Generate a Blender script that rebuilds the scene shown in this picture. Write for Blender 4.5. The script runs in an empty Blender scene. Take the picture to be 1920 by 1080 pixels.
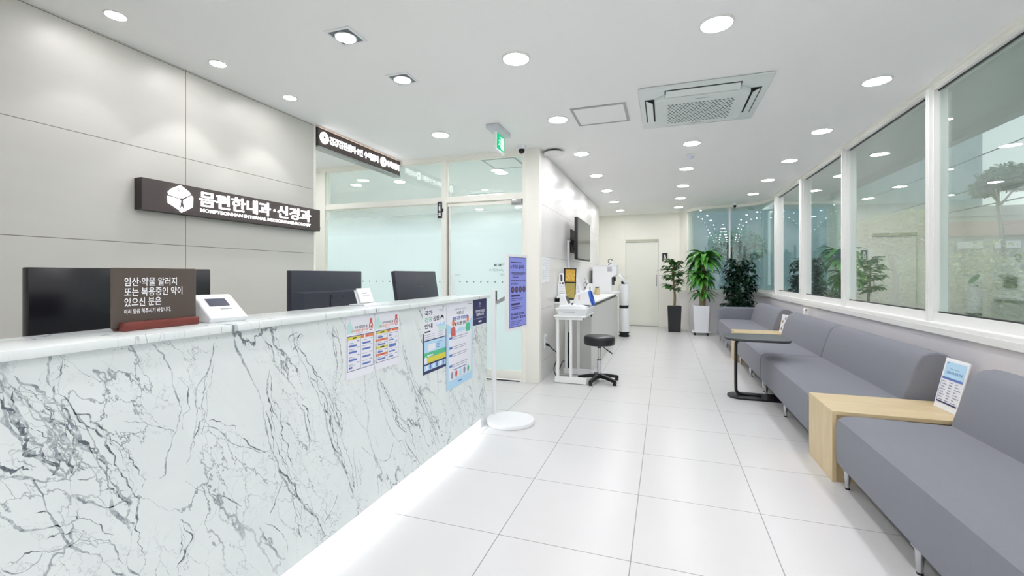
import bpy, bmesh, math, random
from mathutils import Vector, Matrix

# ------------------------------------------------------------------ camera, world, exposure
scene = bpy.context.scene
PI = math.pi
CAM_H = 1.222
FPX = 832.0
YAW = math.atan(286.0 / FPX)
cam_data = bpy.data.cameras.new('camera')
cam_data.sensor_width = 36.0
cam_data.lens = FPX / 1920.0 * 36.0
cam_data.shift_y = -25.0 / 1920.0
cam_data.clip_start = 0.05
cam_data.clip_end = 300
cam = bpy.data.objects.new('camera', cam_data)
scene.collection.objects.link(cam)
cam.location = (0, 0, CAM_H)
cam.rotation_euler = (PI / 2, 0, YAW)
scene.camera = cam

scene.view_settings.view_transform = 'Standard'
scene.view_settings.look = 'None'
scene.view_settings.gamma = 1
scene.view_settings.use_curve_mapping = False
scene.view_settings.exposure = 0.0
scene.cycles.max_bounces = 16
scene.cycles.diffuse_bounces = 10
scene.cycles.transparent_max_bounces = 16

LAMP = 88.0        # radiance of the round downlights
SKY = 1.3          # brightness of the overcast sky

world = bpy.data.worlds.new('overcast')
scene.world = world
world.use_nodes = True
wn = world.node_tree
wn.nodes.clear()
wo = wn.nodes.new('ShaderNodeOutputWorld')
wb = wn.nodes.new('ShaderNodeBackground')
wg = wn.nodes.new('ShaderNodeTexCoord')
wx = wn.nodes.new('ShaderNodeSeparateXYZ')
wr = wn.nodes.new('ShaderNodeValToRGB')
wr.color_ramp.elements[0].position = 0.0
wr.color_ramp.elements[0].color = (0.82, 0.88, 0.88, 1)
wr.color_ramp.elements[1].position = 0.7
wr.color_ramp.elements[1].color = (0.66, 0.78, 0.85, 1)
wn.links.new(wg.outputs['Generated'], wx.inputs[0])
wn.links.new(wx.outputs['Z'], wr.inputs[0])
wn.links.new(wr.outputs[0], wb.inputs['Color'])
wb.inputs['Strength'].default_value = SKY
wn.links.new(wb.outputs[0], wo.inputs[0])

# ------------------------------------------------------------------ helpers
COL = scene.collection
rnd = random.Random(7)

def lin(c):
    r = []
    for v in c:
        v = v / 255.0
        r.append(v / 12.92 if v <= 0.04045 else ((v + 0.055) / 1.055) ** 2.4)
    return (r[0], r[1], r[2], 1.0)

MATS = {}
def mat(name, rgb, rough=0.5, metal=0.0, emit=None, estr=0.0, coat=0.0, spec=0.5, noise=0.0, nscale=20.0, bump=0.0, bscale=200.0):
    if name in MATS:
        return MATS[name]
    m = bpy.data.materials.new(name)
    m.use_nodes = True
    nt = m.node_tree
    b = nt.nodes['Principled BSDF']
    col = lin(rgb)
    b.inputs['Base Color'].default_value = col
    b.inputs['Roughness'].default_value = rough
    b.inputs['Metallic'].default_value = metal
    b.inputs['Specular IOR Level'].default_value = spec
    b.inputs['Coat Weight'].default_value = coat
    if emit:
        b.inputs['Emission Color'].default_value = lin(emit)
        b.inputs['Emission Strength'].default_value = estr
    if noise > 0 or bump > 0:
        tc = nt.nodes.new('ShaderNodeTexCoord')
    if noise > 0:
        n = nt.nodes.new('ShaderNodeTexNoise')
        n.inputs['Scale'].default_value = nscale
        n.inputs['Detail'].default_value = 4
        nt.links.new(tc.outputs['Object'], n.inputs['Vector'])
        mx = nt.nodes.new('ShaderNodeMix')
        mx.data_type = 'RGBA'
        mx.inputs['A'].default_value = tuple(min(1, c * (1 - noise)) for c in col[:3]) + (1,)
        mx.inputs['B'].default_value = tuple(min(1, c * (1 + noise)) for c in col[:3]) + (1,)
        nt.links.new(n.outputs['Fac'], mx.inputs['Factor'])
        nt.links.new(mx.outputs['Result'], b.inputs['Base Color'])
    if bump > 0:
        n2 = nt.nodes.new('ShaderNodeTexNoise')
        n2.inputs['Scale'].default_value = bscale
        n2.inputs['Detail'].default_value = 3
        nt.links.new(tc.outputs['Object'], n2.inputs['Vector'])
        bp = nt.nodes.new('ShaderNodeBump')
        bp.inputs['Strength'].default_value = bump
        bp.inputs['Distance'].default_value = 0.002
        nt.links.new(n2.outputs['Fac'], bp.inputs['Height'])
        nt.links.new(bp.outputs['Normal'], b.inputs['Normal'])
    MATS[name] = m
    return m

def emat(name, rgb, strength):
    if name in MATS:
        return MATS[name]
    m = bpy.data.materials.new(name)
    m.use_nodes = True
    nt = m.node_tree
    nt.nodes.clear()
    o = nt.nodes.new('ShaderNodeOutputMaterial')
    e = nt.nodes.new('ShaderNodeEmission')
    e.inputs['Color'].default_value = lin(rgb)
    e.inputs['Strength'].default_value = strength
    nt.links.new(e.outputs[0], o.inputs[0])
    MATS[name] = m
    return m

def mth(nt, op, a, b=None, c=None):
    n = nt.nodes.new('ShaderNodeMath')
    n.operation = op
    for i, v in enumerate((a, b, c)):
        if v is None:
            continue
        if isinstance(v, (int, float)):
            n.inputs[i].default_value = v
        else:
            nt.links.new(v, n.inputs[i])
    return n.outputs[0]

def joint(nt, coord, off, period, half):
    """1 on a joint line of the given half width, 0 elsewhere"""
    t = mth(nt, 'SUBTRACT', coord, off - period / 2.0)
    t = mth(nt, 'DIVIDE', t, period)
    t = mth(nt, 'FRACT', t)
    t = mth(nt, 'SUBTRACT', t, 0.5)
    t = mth(nt, 'ABSOLUTE', t)
    return mth(nt, 'LESS_THAN', t, half / period)

def slab_mat(name, rgb, joint_rgb, axes, rough, nz=0.05, nscale=(1, 1, 1), coat=0.0, spec=0.5):
    """stone / tile with joints; axes = [(axis, offset, period, half width)]"""
    m = bpy.data.materials.new(name)
    m.use_nodes = True
    nt = m.node_tree
    b = nt.nodes['Principled BSDF']
    tc = nt.nodes.new('ShaderNodeTexCoord')
    sx = nt.nodes.new('ShaderNodeSeparateXYZ')
    nt.links.new(tc.outputs['Object'], sx.inputs[0])
    mask = None
    for ax, off, per, half in axes:
        j = joint(nt, sx.outputs[ax], off, per, half)
        mask = j if mask is None else mth(nt, 'MAXIMUM', mask, j)
    mp = nt.nodes.new('ShaderNodeMapping')
    mp.inputs['Scale'].default_value = nscale
    nt.links.new(tc.outputs['Object'], mp.inputs['Vector'])
    n = nt.nodes.new('ShaderNodeTexNoise')
    n.inputs['Scale'].default_value = 2.2
    n.inputs['Detail'].default_value = 8
    n.inputs['Roughness'].default_value = 0.65
    n.inputs['Distortion'].default_value = 0.6
    nt.links.new(mp.outputs[0], n.inputs['Vector'])
    c = lin(rgb)
    mx = nt.nodes.new('ShaderNodeMix')
    mx.data_type = 'RGBA'
    mx.inputs['A'].default_value = tuple(v * (1 - nz) for v in c[:3]) + (1,)
    mx.inputs['B'].default_value = tuple(min(1, v * (1 + nz)) for v in c[:3]) + (1,)
    nt.links.new(n.outputs['Fac'], mx.inputs['Factor'])
    m2 = nt.nodes.new('ShaderNodeMix')
    m2.data_type = 'RGBA'
    m2.inputs['B'].default_value = lin(joint_rgb)
    nt.links.new(mx.outputs['Result'], m2.inputs['A'])
    nt.links.new(mask, m2.inputs['Factor'])
    nt.links.new(m2.outputs['Result'], b.inputs['Base Color'])
    b.inputs['Roughness'].default_value = rough
    b.inputs['Specular IOR Level'].default_value = spec
    b.inputs['Coat Weight'].default_value = coat
    MATS[name] = m
    return m

def ramp(nt, fac, stops):
    r = nt.nodes.new('ShaderNodeValToRGB')
    el = r.color_ramp.elements
    while len(el) > 1:
        el.remove(el[-1])
    el[0].position, v = stops[0]
    el[0].color = (v, v, v, 1)
    for p, v in stops[1:]:
        e = el.new(p)
        e.color = (v, v, v, 1)
    nt.links.new(fac, r.inputs[0])
    return r.outputs[0]

def marble_mat(name, ang, flip=False, fine=1.0, strength=1.0):
    """white marble: a distorted cell network of grey veins stretched along `ang` in the yz plane (or xy when flip)"""
    m = bpy.data.materials.new(name)
    m.use_nodes = True
    nt = m.node_tree
    b = nt.nodes['Principled BSDF']
    tc = nt.nodes.new('ShaderNodeTexCoord')
    mp = nt.nodes.new('ShaderNodeMapping')
    mp.inputs['Rotation'].default_value = (0, 0, ang) if flip else (ang, 0, 0)
    nt.links.new(tc.outputs['Object'], mp.inputs['Vector'])
    # after the rotation y is across the veins, z along them
    def scaled(along, across, off):
        q = nt.nodes.new('ShaderNodeMapping')
        q.inputs['Scale'].default_value = (0.2, across, along) if not flip else (across, along, 0.2)
        q.inputs['Location'].default_value = off
        nt.links.new(mp.outputs[0], q.inputs['Vector'])
        return q.outputs[0]
    def noise(vec, scale, detail=4, rough=0.55, dist=0.0, colour=False):
        n = nt.nodes.new('ShaderNodeTexNoise')
        n.inputs['Scale'].default_value = scale * fine
        n.inputs['Detail'].default_value = detail
        n.inputs['Roughness'].default_value = rough
        n.inputs['Distortion'].default_value = dist
        nt.links.new(vec, n.inputs['Vector'])
        return n.outputs['Color' if colour else 'Fac']
    def cells(along, across, off, scale, warp, wscale, width):
        v = scaled(along, across, off)
        w = noise(v, wscale, 6, 0.6, 0, True)
        ad = nt.nodes.new('ShaderNodeVectorMath'); ad.operation = 'MULTIPLY_ADD'
        ad.inputs[1].default_value = (warp, warp, warp)
        nt.links.new(w, ad.inputs[0]); nt.links.new(v, ad.inputs[2])
        vo = nt.nodes.new('ShaderNodeTexVoronoi')
        vo.feature = 'DISTANCE_TO_EDGE'
        vo.inputs['Scale'].default_value = scale * fine
        nt.links.new(ad.outputs[0], vo.inputs['Vector'])
        wd = mth(nt, 'MULTIPLY_ADD', noise(v, 2.6, 3), 2.0 * width, -0.78 * width)
        return mth(nt, 'MINIMUM', mth(nt, 'MAXIMUM', mth(nt, 'SUBTRACT', 1.0, mth(nt, 'DIVIDE', vo.outputs['Distance'], mth(nt, 'MAXIMUM', wd, 0.0006))), 0.0), 1.0)
    v0 = scaled(1, 1, (4.0, 2.0, 7.0))
    mask1 = ramp(nt, noise(v0, 1.7, 3), [(0.0, 0.25), (0.42, 0.3), (0.62, 1)])
    mask2 = ramp(nt, noise(scaled(1, 1, (1.0, 9.0, 3.0)), 2.1, 3), [(0.0, 0.0), (0.42, 0.05), (0.58, 1)])
    n1 = cells(0.62, 1.45, (3.1, 1.7, 0.4), 3.2, 0.55, 2.2, 0.055)
    n2 = cells(0.8, 1.7, (7.1, 3.3, 2.4), 5.5, 0.45, 3.0, 0.045)
    n3 = cells(1.3, 1.3, (2.2, 8.0, 1.4), 9.0, 0.35, 5.0, 0.05)
    cl = ramp(nt, noise(scaled(0.7, 1.6, (5, 1, 2)), 2.4, 7, 0.6, 0.8), [(0.0, 0), (0.46, 0), (0.75, 1)])
    t = mth(nt, 'MAXIMUM', mth(nt, 'MULTIPLY', mth(nt, 'MULTIPLY', n1, mask1), 0.85 * strength), mth(nt, 'MULTIPLY', mth(nt, 'MULTIPLY', n2, mask2), 0.6 * strength))
    t = mth(nt, 'MAXIMUM', t, mth(nt, 'MULTIPLY', mth(nt, 'MULTIPLY', n3, mask2), 0.28 * strength))
    t = mth(nt, 'MINIMUM', mth(nt, 'ADD', t, mth(nt, 'MULTIPLY', cl, 0.10)), 1.0)
    mx = nt.nodes.new('ShaderNodeMix')
    mx.data_type = 'RGBA'
    mx.inputs['A'].default_value = lin((226, 233, 232))
    mx.inputs['B'].default_value = lin((104, 114, 126))
    nt.links.new(t, mx.inputs['Factor'])
    nt.links.new(mx.outputs['Result'], b.inputs['Base Color'])
    b.inputs['Roughness'].default_value = 0.22
    MATS[name] = m
    return m

def glass_mat(name, tint, boost=1.6, film=None, rough=0.0, dust_haze=0.0):
    """thin clear glazing: transparent with a fresnel reflection; film = (z_clear, z_full, colour) adds a graded frosting"""
    m = bpy.data.materials.new(name)
    m.use_nodes = True
    nt = m.node_tree
    nt.nodes.clear()
    o = nt.nodes.new('ShaderNodeOutputMaterial')
    tr = nt.nodes.new('ShaderNodeBsdfTransparent')
    tr.inputs['Color'].default_value = lin(tint)
    gl = nt.nodes.new('ShaderNodeBsdfGlossy')
    gl.inputs['Roughness'].default_value = rough
    gl.inputs['Color'].default_value = (0.95, 0.97, 0.96, 1)
    ge = nt.nodes.new('ShaderNodeNewGeometry')
    dp = nt.nodes.new('ShaderNodeVectorMath')
    dp.operation = 'DOT_PRODUCT'
    nt.links.new(ge.outputs['Incoming'], dp.inputs[0])
    nt.links.new(ge.outputs['Normal'], dp.inputs[1])
    cs = mth(nt, 'SUBTRACT', 1.0, mth(nt, 'ABSOLUTE', dp.outputs['Value']))
    fr = mth(nt, 'MULTIPLY_ADD', mth(nt, 'POWER', cs, 5.0), 0.96, 0.04)
    fac = mth(nt, 'MINIMUM', mth(nt, 'MULTIPLY', fr, boost), 1.0)
    base = tr.outputs[0]
    if film:
        z0, z1, colr = film
        df = nt.nodes.new('ShaderNodeBsdfDiffuse')
        df.inputs['Color'].default_value = lin(colr)
        tl = nt.nodes.new('ShaderNodeBsdfTranslucent')
        tl.inputs['Color'].default_value = lin(colr)
        ms = nt.nodes.new('ShaderNodeMixShader')
        ms.inputs[0].default_value = 0.5
        nt.links.new(df.outputs[0], ms.inputs[1])
        nt.links.new(tl.outputs[0], ms.inputs[2])
        tc = nt.nodes.new('ShaderNodeTexCoord')
        sx = nt.nodes.new('ShaderNodeSeparateXYZ')
        nt.links.new(tc.outputs['Object'], sx.inputs[0])
        mr = nt.nodes.new('ShaderNodeMapRange')
        mr.inputs['From Min'].default_value = z0
        mr.inputs['From Max'].default_value = z1
        nt.links.new(sx.outputs['Z'], mr.inputs['Value'])
        mf = nt.nodes.new('ShaderNodeMixShader')
        nt.links.new(mr.outputs[0], mf.inputs[0])
        nt.links.new(tr.outputs[0], mf.inputs[1])
        nt.links.new(ms.outputs[0], mf.inputs[2])
        base = mf.outputs[0]
    if dust_haze > 0:  # dusty film mixed in to lay a pale haze over the view
        dd = nt.nodes.new('ShaderNodeBsdfDiffuse'); dd.inputs['Color'].default_value = lin((214, 224, 218))
        dt = nt.nodes.new('ShaderNodeBsdfTranslucent'); dt.inputs['Color'].default_value = lin((214, 224, 218))
        da = nt.nodes.new('ShaderNodeMixShader'); da.inputs[0].default_value = 0.5
        nt.links.new(dd.outputs[0], da.inputs[1]); nt.links.new(dt.outputs[0], da.inputs[2])
        db = nt.nodes.new('ShaderNodeMixShader'); db.inputs[0].default_value = dust_haze
        nt.links.new(base, db.inputs[1]); nt.links.new(da.outputs[0], db.inputs[2])
        base = db.outputs[0]
    mix = nt.nodes.new('ShaderNodeMixShader')
    nt.links.new(fac, mix.inputs[0])
    nt.links.new(base, mix.inputs[1])
    nt.links.new(gl.outputs[0], mix.inputs[2])
    nt.links.new(mix.outputs[0], o.inputs[0])
    MATS[name] = m
    return m

def vein_mat(name, grey, lo, hi):
    """broken grey mineral vein: fine noise breaks the grey up into the white of the slab"""
    m = bpy.data.materials.new(name)
    m.use_nodes = True
    nt = m.node_tree
    b = nt.nodes['Principled BSDF']
    tc = nt.nodes.new('ShaderNodeTexCoord')
    n = nt.nodes.new('ShaderNodeTexNoise')
    n.inputs['Scale'].default_value = 38
    n.inputs['Detail'].default_value = 7
    n.inputs['Roughness'].default_value = 0.7
    nt.links.new(tc.outputs['Object'], n.inputs['Vector'])
    f = ramp(nt, n.outputs['Fac'], [(0.0, 0.0), (lo, 0.05), (hi, 1)])
    mx = nt.nodes.new('ShaderNodeMix')
    mx.data_type = 'RGBA'
    mx.inputs['A'].default_value = lin((220, 228, 228))
    mx.inputs['B'].default_value = lin(grey)
    nt.links.new(f, mx.inputs['Factor'])
    nt.links.new(mx.outputs['Result'], b.inputs['Base Color'])
    b.inputs['Roughness'].default_value = 0.25
    MATS[name] = m
    return m

class MB:
    """collects shapes and links them as one mesh object"""
    def __init__(self):
        self.v, self.f, self.m, self.s = [], [], [], []
        self.xf = None
    def add(self, verts, faces, mi=0, smooth=False):
        o = len(self.v)
        if self.xf is not None:
            verts = [self.xf @ Vector(p) for p in verts]
        self.v += [tuple(p) for p in verts]
        for f in faces:
            self.f.append(tuple(i + o for i in f))
            self.m.append(mi)
            self.s.append(smooth)
        return self
    def box(self, x0, x1, y0, y1, z0, z1, mi=0, bev=0.0, seg=2, smooth=None):
        if bev <= 0:
            vs = [(x0, y0, z0), (x1, y0, z0), (x1, y1, z0), (x0, y1, z0), (x0, y0, z1), (x1, y0, z1), (x1, y1, z1), (x0, y1, z1)]
            fs = [(0, 3, 2, 1), (4, 5, 6, 7), (0, 1, 5, 4), (1, 2, 6, 5), (2, 3, 7, 6), (3, 0, 4, 7)]
            return self.add(vs, fs, mi)
        bm = bmesh.new()
        bmesh.ops.create_cube(bm, size=1.0)
        for p in bm.verts:
            p.co = Vector((x0 + (p.co.x + .5) * (x1 - x0), y0 + (p.co.y + .5) * (y1 - y0), z0 + (p.co.z + .5) * (z1 - z0)))
        bmesh.ops.bevel(bm, geom=bm.edges[:], offset=bev, segments=seg, profile=0.5, affect='EDGES')
        return self.frombm(bm, mi, (seg > 1) if smooth is None else smooth)
    def frombm(self, bm, mi=0, smooth=False):
        bm.verts.index_update()
        vs = [p.co.copy() for p in bm.verts]
        fs = [tuple(q.index for q in f.verts) for f in bm.faces]
        bm.free()
        return self.add(vs, fs, mi, smooth)
    def prism(self, pts, axis, a0, a1, mi=0, bev=0.0, seg=3, smooth=False):
        """polygon pts in the two other axes (cyclic order) swept along axis 'x','y' or 'z'"""
        def P(p, a):
            return {'x': (a, p[0], p[1]), 'y': (p[0], a, p[1]), 'z': (p[0], p[1], a)}[axis]
        n = len(pts)
        bm = bmesh.new()
        A = [bm.verts.new(P(p, a0)) for p in pts]
        B = [bm.verts.new(P(p, a1)) for p in pts]
        caps = [bm.faces.new(A[::-1]), bm.faces.new(B)]
        for i in range(n):
            bm.faces.new((A[i], A[(i + 1) % n], B[(i + 1) % n], B[i]))
        bmesh.ops.recalc_face_normals(bm, faces=bm.faces[:])
        if bev > 0:
            es = set()
            for f in caps:
                es.update(f.edges)
            bmesh.ops.bevel(bm, geom=list(es), offset=bev, segments=seg, profile=0.5, affect='EDGES')
        return self.frombm(bm, mi, smooth)
    def cyl(self, p0, p1, r0, r1=None, n=20, mi=0, smooth=True, caps=True):
        r1 = r0 if r1 is None else r1
        p0, p1 = Vector(p0), Vector(p1)
        d = (p1 - p0).normalized()
        u = d.orthogonal().normalized()
        w = d.cross(u)
        vs = []
        for p, r in ((p0, r0), (p1, r1)):
            for i in range(n):
                a = 2 * PI * i / n
                vs.append(p + (u * math.cos(a) + w * math.sin(a)) * r)
        fs = [(i, (i + 1) % n, n + (i + 1) % n, n + i) for i in range(n)]
        self.add(vs, fs, mi, smooth)
        if caps:
            self.add(vs[:n], [tuple(range(n))[::-1]], mi)
            self.add(vs[n:], [tuple(range(n))], mi)
        return self
    def tube(self, path, r, n=8, mi=0, radii=None):
        path = [Vector(p) for p in path]
        k = len(path)
        d0 = (path[1] - path[0]).normalized()
        u = d0.orthogonal().normalized()
        vs = []
        for i in range(k):
            d = (path[min(i + 1, k - 1)] - path[max(i - 1, 0)]).normalized()
            u = (u - d * u.dot(d)).normalized()
            w = d.cross(u)
            rr = radii[i] if radii else r
            for j in range(n):
                a = 2 * PI * j / n
                vs.append(path[i] + (u * math.cos(a) + w * math.sin(a)) * rr)
        fs = []
        for i in range(k - 1):
            for j in range(n):
                fs.append((i * n + j, i * n + (j + 1) % n, (i + 1) * n + (j + 1) % n, (i + 1) * n + j))
        fs.append(tuple(range(n))[::-1])
        fs.append(tuple((k - 1) * n + j for j in range(n)))
        return self.add(vs, fs, mi, True)
    def lathe(self, prof, c=(0, 0, 0), n=32, mi=0, smooth=True):
        """profile [(r, z)] turned about the vertical through c"""
        vs, fs = [], []
        for r, z in prof:
            for i in range(n):
                a = 2 * PI * i / n
                vs.append((c[0] + r * math.cos(a), c[1] + r * math.sin(a), c[2] + z))
        for k in range(len(prof) - 1):
            for i in range(n):
                fs.append((k * n + i, k * n + (i + 1) % n, (k + 1) * n + (i + 1) % n, (k + 1) * n + i))
        fs.append(tuple(range(n))[::-1])
        fs.append(tuple((len(prof) - 1) * n + i for i in range(n)))
        return self.add(vs, fs, mi, smooth)
    def build(self, name, mats, parent=None, off=None, kind=None):
        me = bpy.data.meshes.new(name)
        o = Vector((0, 0, 0))
        if off is not None:
            o = Vector(off)
        elif parent is not None:
            p = parent
            while p is not None:
                o = o + p.location
                p = p.parent
        me.from_pydata([tuple(Vector(p) - o) for p in self.v], [], self.f)
        if not isinstance(mats, (list, tuple)):
            mats = [mats]
        for q in mats:
            me.materials.append(q)
        me.polygons.foreach_set('material_index', self.m)
        me.polygons.foreach_set('use_smooth', self.s)
        me.update()
        bm = bmesh.new()
        bm.from_mesh(me)
        bmesh.ops.recalc_face_normals(bm, faces=bm.faces[:])
        bm.to_mesh(me)
        bm.free()
        if any(self.s):
            try:
                me.set_sharp_from_angle(angle=math.radians(40))
            except Exception:
                pass
        ob = bpy.data.objects.new(name, me)
        COL.objects.link(ob)
        if parent is not None:
            ob.parent = parent
        elif off is not None:
            ob.location = o
        if kind:
            ob['kind'] = kind
        return ob

def tag(o, label, cat, group=None, kind=None):
    o['label'] = label
    o['category'] = cat
    if group:
        o['group'] = group
    if kind:
        o['kind'] = kind
    return o

def thing(name, label, cat, loc=(0, 0, 0), group=None):
    o = bpy.data.objects.new(name, None)
    o.empty_display_size = 0.1
    COL.objects.link(o)
    o.location = loc
    return tag(o, label, cat, group)

def struct(name, mb, mats, parent=None):
    return mb.build(name, mats, parent, kind='structure' if parent is None else None)

def dup(root, loc, label, group=None, rotz=None):
    r = root.copy()
    COL.objects.link(r)
    r.location = loc
    if rotz is not None:
        r.rotation_euler = (0, 0, rotz)
    r['label'] = label
    if group:
        r['group'] = group
    for ch in list(root.children):
        c = ch.copy()
        COL.objects.link(c)
        c.parent = r
        for g in list(ch.children):
            d = g.copy()
            COL.objects.link(d)
            d.parent = c
    return r

_glyphs = {}
def glyphs(s, bold):
    key = (s, bold)
    if key in _glyphs:
        return _glyphs[key]
    cu = bpy.data.curves.new('t', 'FONT')
    cu.body = s
    cu.size = 1.0
    cu.offset = bold
    cu.resolution_u = 2
    ob = bpy.data.objects.new('t', cu)
    COL.objects.link(ob)
    dg = bpy.context.evaluated_depsgraph_get()
    dg.update()
    me = bpy.data.meshes.new_from_object(ob.evaluated_get(dg))
    vs = [v.co.copy() for v in me.vertices]
    fs = [tuple(p.vertices) for p in me.polygons]
    bpy.data.objects.remove(ob)
    bpy.data.curves.remove(cu)
    bpy.data.meshes.remove(me)
    if vs:
        x0 = min(v.x for v in vs); x1 = max(v.x for v in vs)
        y0 = min(v.y for v in vs); y1 = max(v.y for v in vs)
        vs = [((v.x - x0) / max(1e-6, x1 - x0), (v.y - y0) / max(1e-6, y1 - y0)) for v in vs]
    _glyphs[key] = (vs, fs)
    return vs, fs

class Face:
    """a drawing plane: origin, u (right) and v (up) directions; d lifts along the normal"""
    def __init__(self, mb, o, u, v):
        self.mb, self.o, self.u, self.v = mb, Vector(o), Vector(u).normalized(), Vector(v).normalized()
        self.n = self.u.cross(self.v)
        self.k = 0
    def lift(self, d):
        self.k += 1
        return d + self.k * 0.000012
    def p(self, a, b, d=0.0):
        return self.o + self.u * a + self.v * b + self.n * d
    def rect(self, u0, u1, v0, v1, mi, d):
        d = self.lift(d)
        self.mb.add([self.p(u0, v0, d), self.p(u1, v0, d), self.p(u1, v1, d), self.p(u0, v1, d)], [(0, 1, 2, 3)], mi)
    def poly(self, pts, mi, d):
        d = self.lift(d)
        self.mb.add([self.p(a, b, d) for a, b in pts], [tuple(range(len(pts)))], mi)
    def slab(self, pts, mi, d0, d1):
        n = len(pts)
        vs = [self.p(a, b, d0) for a, b in pts] + [self.p(a, b, d1) for a, b in pts]
        fs = [tuple(range(n))[::-1], tuple(range(n, 2 * n))] + [(i, (i + 1) % n, n + (i + 1) % n, n + i) for i in range(n)]
        self.mb.add(vs, fs, mi)
    def box(self, u0, u1, v0, v1, mi, d0, d1):
        self.slab([(u0, v0), (u1, v0), (u1, v1), (u0, v1)], mi, d0, d1)
    def disc(self, cu, cv, ru, rv, mi, d, n=24):
        self.poly([(cu + ru * math.cos(2 * PI * i / n), cv + rv * math.sin(2 * PI * i / n)) for i in range(n)], mi, d)
    def text(self, s, u0, u1, v0, v1, mi, d, bold=0.02, thick=0.0):
        d = self.lift(d)
        vs, fs = glyphs(s, bold)
        q = [self.p(u0 + a * (u1 - u0), v0 + b * (v1 - v0), d + thick) for a, b in vs]
        self.mb.add(q, fs, mi)
        if thick > 0:
            cnt = {}
            for f in fs:
                for i in range(len(f)):
                    e = (f[i], f[(i + 1) % len(f)])
                    cnt[e] = 1
            q0 = [self.p(u0 + a * (u1 - u0), v0 + b * (v1 - v0), d) for a, b in vs]
            n = len(vs)
            side = [(b, a, n + a, n + b) for (a, b) in cnt if (b, a) not in cnt]
            self.mb.add(q + q0, side, mi)

def leaf(mb, base, direc, length, width, droop, mi=0, segs=5, fold=0.25, up=Vector((0, 0, 1)), shape=0.45):
    """one folded leaf blade growing from base along direc and drooping"""
    d = Vector(direc).normalized()
    side = d.cross(up)
    if side.length < 1e-3:
        side = Vector((1, 0, 0))
    side.normalize()
    p = Vector(base)
    vs, fs = [], []
    step = length / segs
    for i in range(segs + 1):
        t = i / segs
        w = width * 0.5 * (math.sin(PI * min(1, max(0, t)) ** (0.5 + shape)) ** 0.8 if 0 < t < 1 else 0.02)
        nrm = side.cross(d).normalized()
        vs += [p - side * w + nrm * w * fold, p.copy(), p + side * w + nrm * w * fold]
        p = p + d * step
        d = (d + Vector((0, 0, -1)) * droop / segs).normalized()
    for i in range(segs):
        a = i * 3
        fs += [(a, a + 1, a + 4, a + 3), (a + 1, a + 2, a + 5, a + 4)]
    mb.add(vs, fs, mi, True)

# ------------------------------------------------------------------ materials of the room
H = 2.65
M_white = mat('white_paint', (232, 233, 230), 0.5)
M_ceil = mat('ceiling_paint', (245, 245, 244), 0.75, noise=0.015, nscale=1.5)
M_cream = mat('cream_enamel', (244, 243, 235), 0.35)
M_lowwall = mat('pale_grey_wall', (234, 232, 236), 0.6)
M_floor = slab_mat('floor_tile', (212, 212, 212), (146, 147, 145), [(0, -0.137, 0.6, 0.0024), (1, 1.953, 0.603, 0.0022)], 0.28, 0.03, (1, 1, 1), spec=0.35)
M_stone = slab_mat('stone_wall_panel', (203, 202, 196), (120, 119, 112), [(1, 2.185, 1.195, 0.0022), (2, 2.032, 0.608, 0.0022)], 0.38, 0.07, (1, 0.35, 1.6))
M_stone2 = slab_mat('grey_wall_panel', (228, 227, 225), (160, 159, 157), [(2, 2.032, 0.602, 0.0022), (1, 6.1, 1.2, 0.0015)], 0.3, 0.04, (1, 0.35, 1.6), coat=0.2)
M_chrome = mat('chrome', (205, 207, 210), 0.15, 1.0)
M_steel = mat('brushed_steel', (170, 172, 172), 0.35, 1.0)
M_black = mat('black_plastic', (22, 23, 26), 0.4)
M_dark = mat('dark_grey_plastic', (46, 48, 54), 0.45)
M_plastic = mat('white_plastic', (236, 238, 240), 0.35)
M_paper = mat('white_paper', (236, 238, 240), 0.7)
M_lamp = emat('lamp_diffuser', (255, 251, 254), LAMP)
M_glass = glass_mat('window_glass', (242, 249, 246), 3.0, dust_haze=0.10)
M_glass_teal = glass_mat('tinted_window_glass', (240, 249, 248), 2.8, dust_haze=0.08)
M_clear = glass_mat('partition_glass', (240, 248, 246), 1.6)
M_frost = glass_mat('frosted_film_glass', (240, 248, 246), 0.9, film=(2.06, 1.72, (226, 242, 243)), rough=0.02)

# ------------------------------------------------------------------ floor, ceiling, walls
XL, XR = -3.155, 1.88
YB, YF = -1.6, 10.95
m = MB(); m.box(-6.4, 2.02, YB, 11.1, -0.12, 0.0); struct('floor', m, M_floor)
m = MB(); m.box(-6.4, 2.02, YB, 11.1, H, H + 0.12); struct('ceiling', m, M_ceil)
m = MB(); m.box(XL - 0.15, XL, YB, 3.376, 0, H); struct('wall_left', m, M_stone)
m = MB(); m.box(XL - 0.155, XL + 0.004, 3.376, 3.40, 0, H); struct('trim_1', m, M_cream)
m = MB(); m.box(-6.4, 2.02, YB - 0.12, YB, 0, H); struct('wall_back', m, M_white)
m = MB(); m.box(-6.5, -6.4, 3.0, 9.6, 0, H); struct('wall_passage', m, M_white)
m = MB(); m.box(-6.4, XL - 0.15, 3.28, 3.376, 0, H); struct('wall_passage_side', m, M_white)
# the panelled wall that carries the screen, with its pale end post
m = MB(); m.box(-1.44, -1.332, 4.86, 9.456, 0, H); struct('wall_centre', m, M_stone2)
m = MB(); m.box(-1.486, -1.325, 4.80, 4.905, 0, H, bev=0.004)
m.box(-1.440, -1.352, 4.797, 4.80, 2.075, 2.08, 1); struct('trim_2', m, [M_cream, M_lowwall])
m = MB(); m.box(-1.46, -1.318, 9.43, 9.50, 0, H); struct('trim_3', m, M_cream)
m = MB(); m.box(-6.4, -1.44, 9.46, 9.58, 0, H); struct('wall_room', m, M_white)
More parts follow.
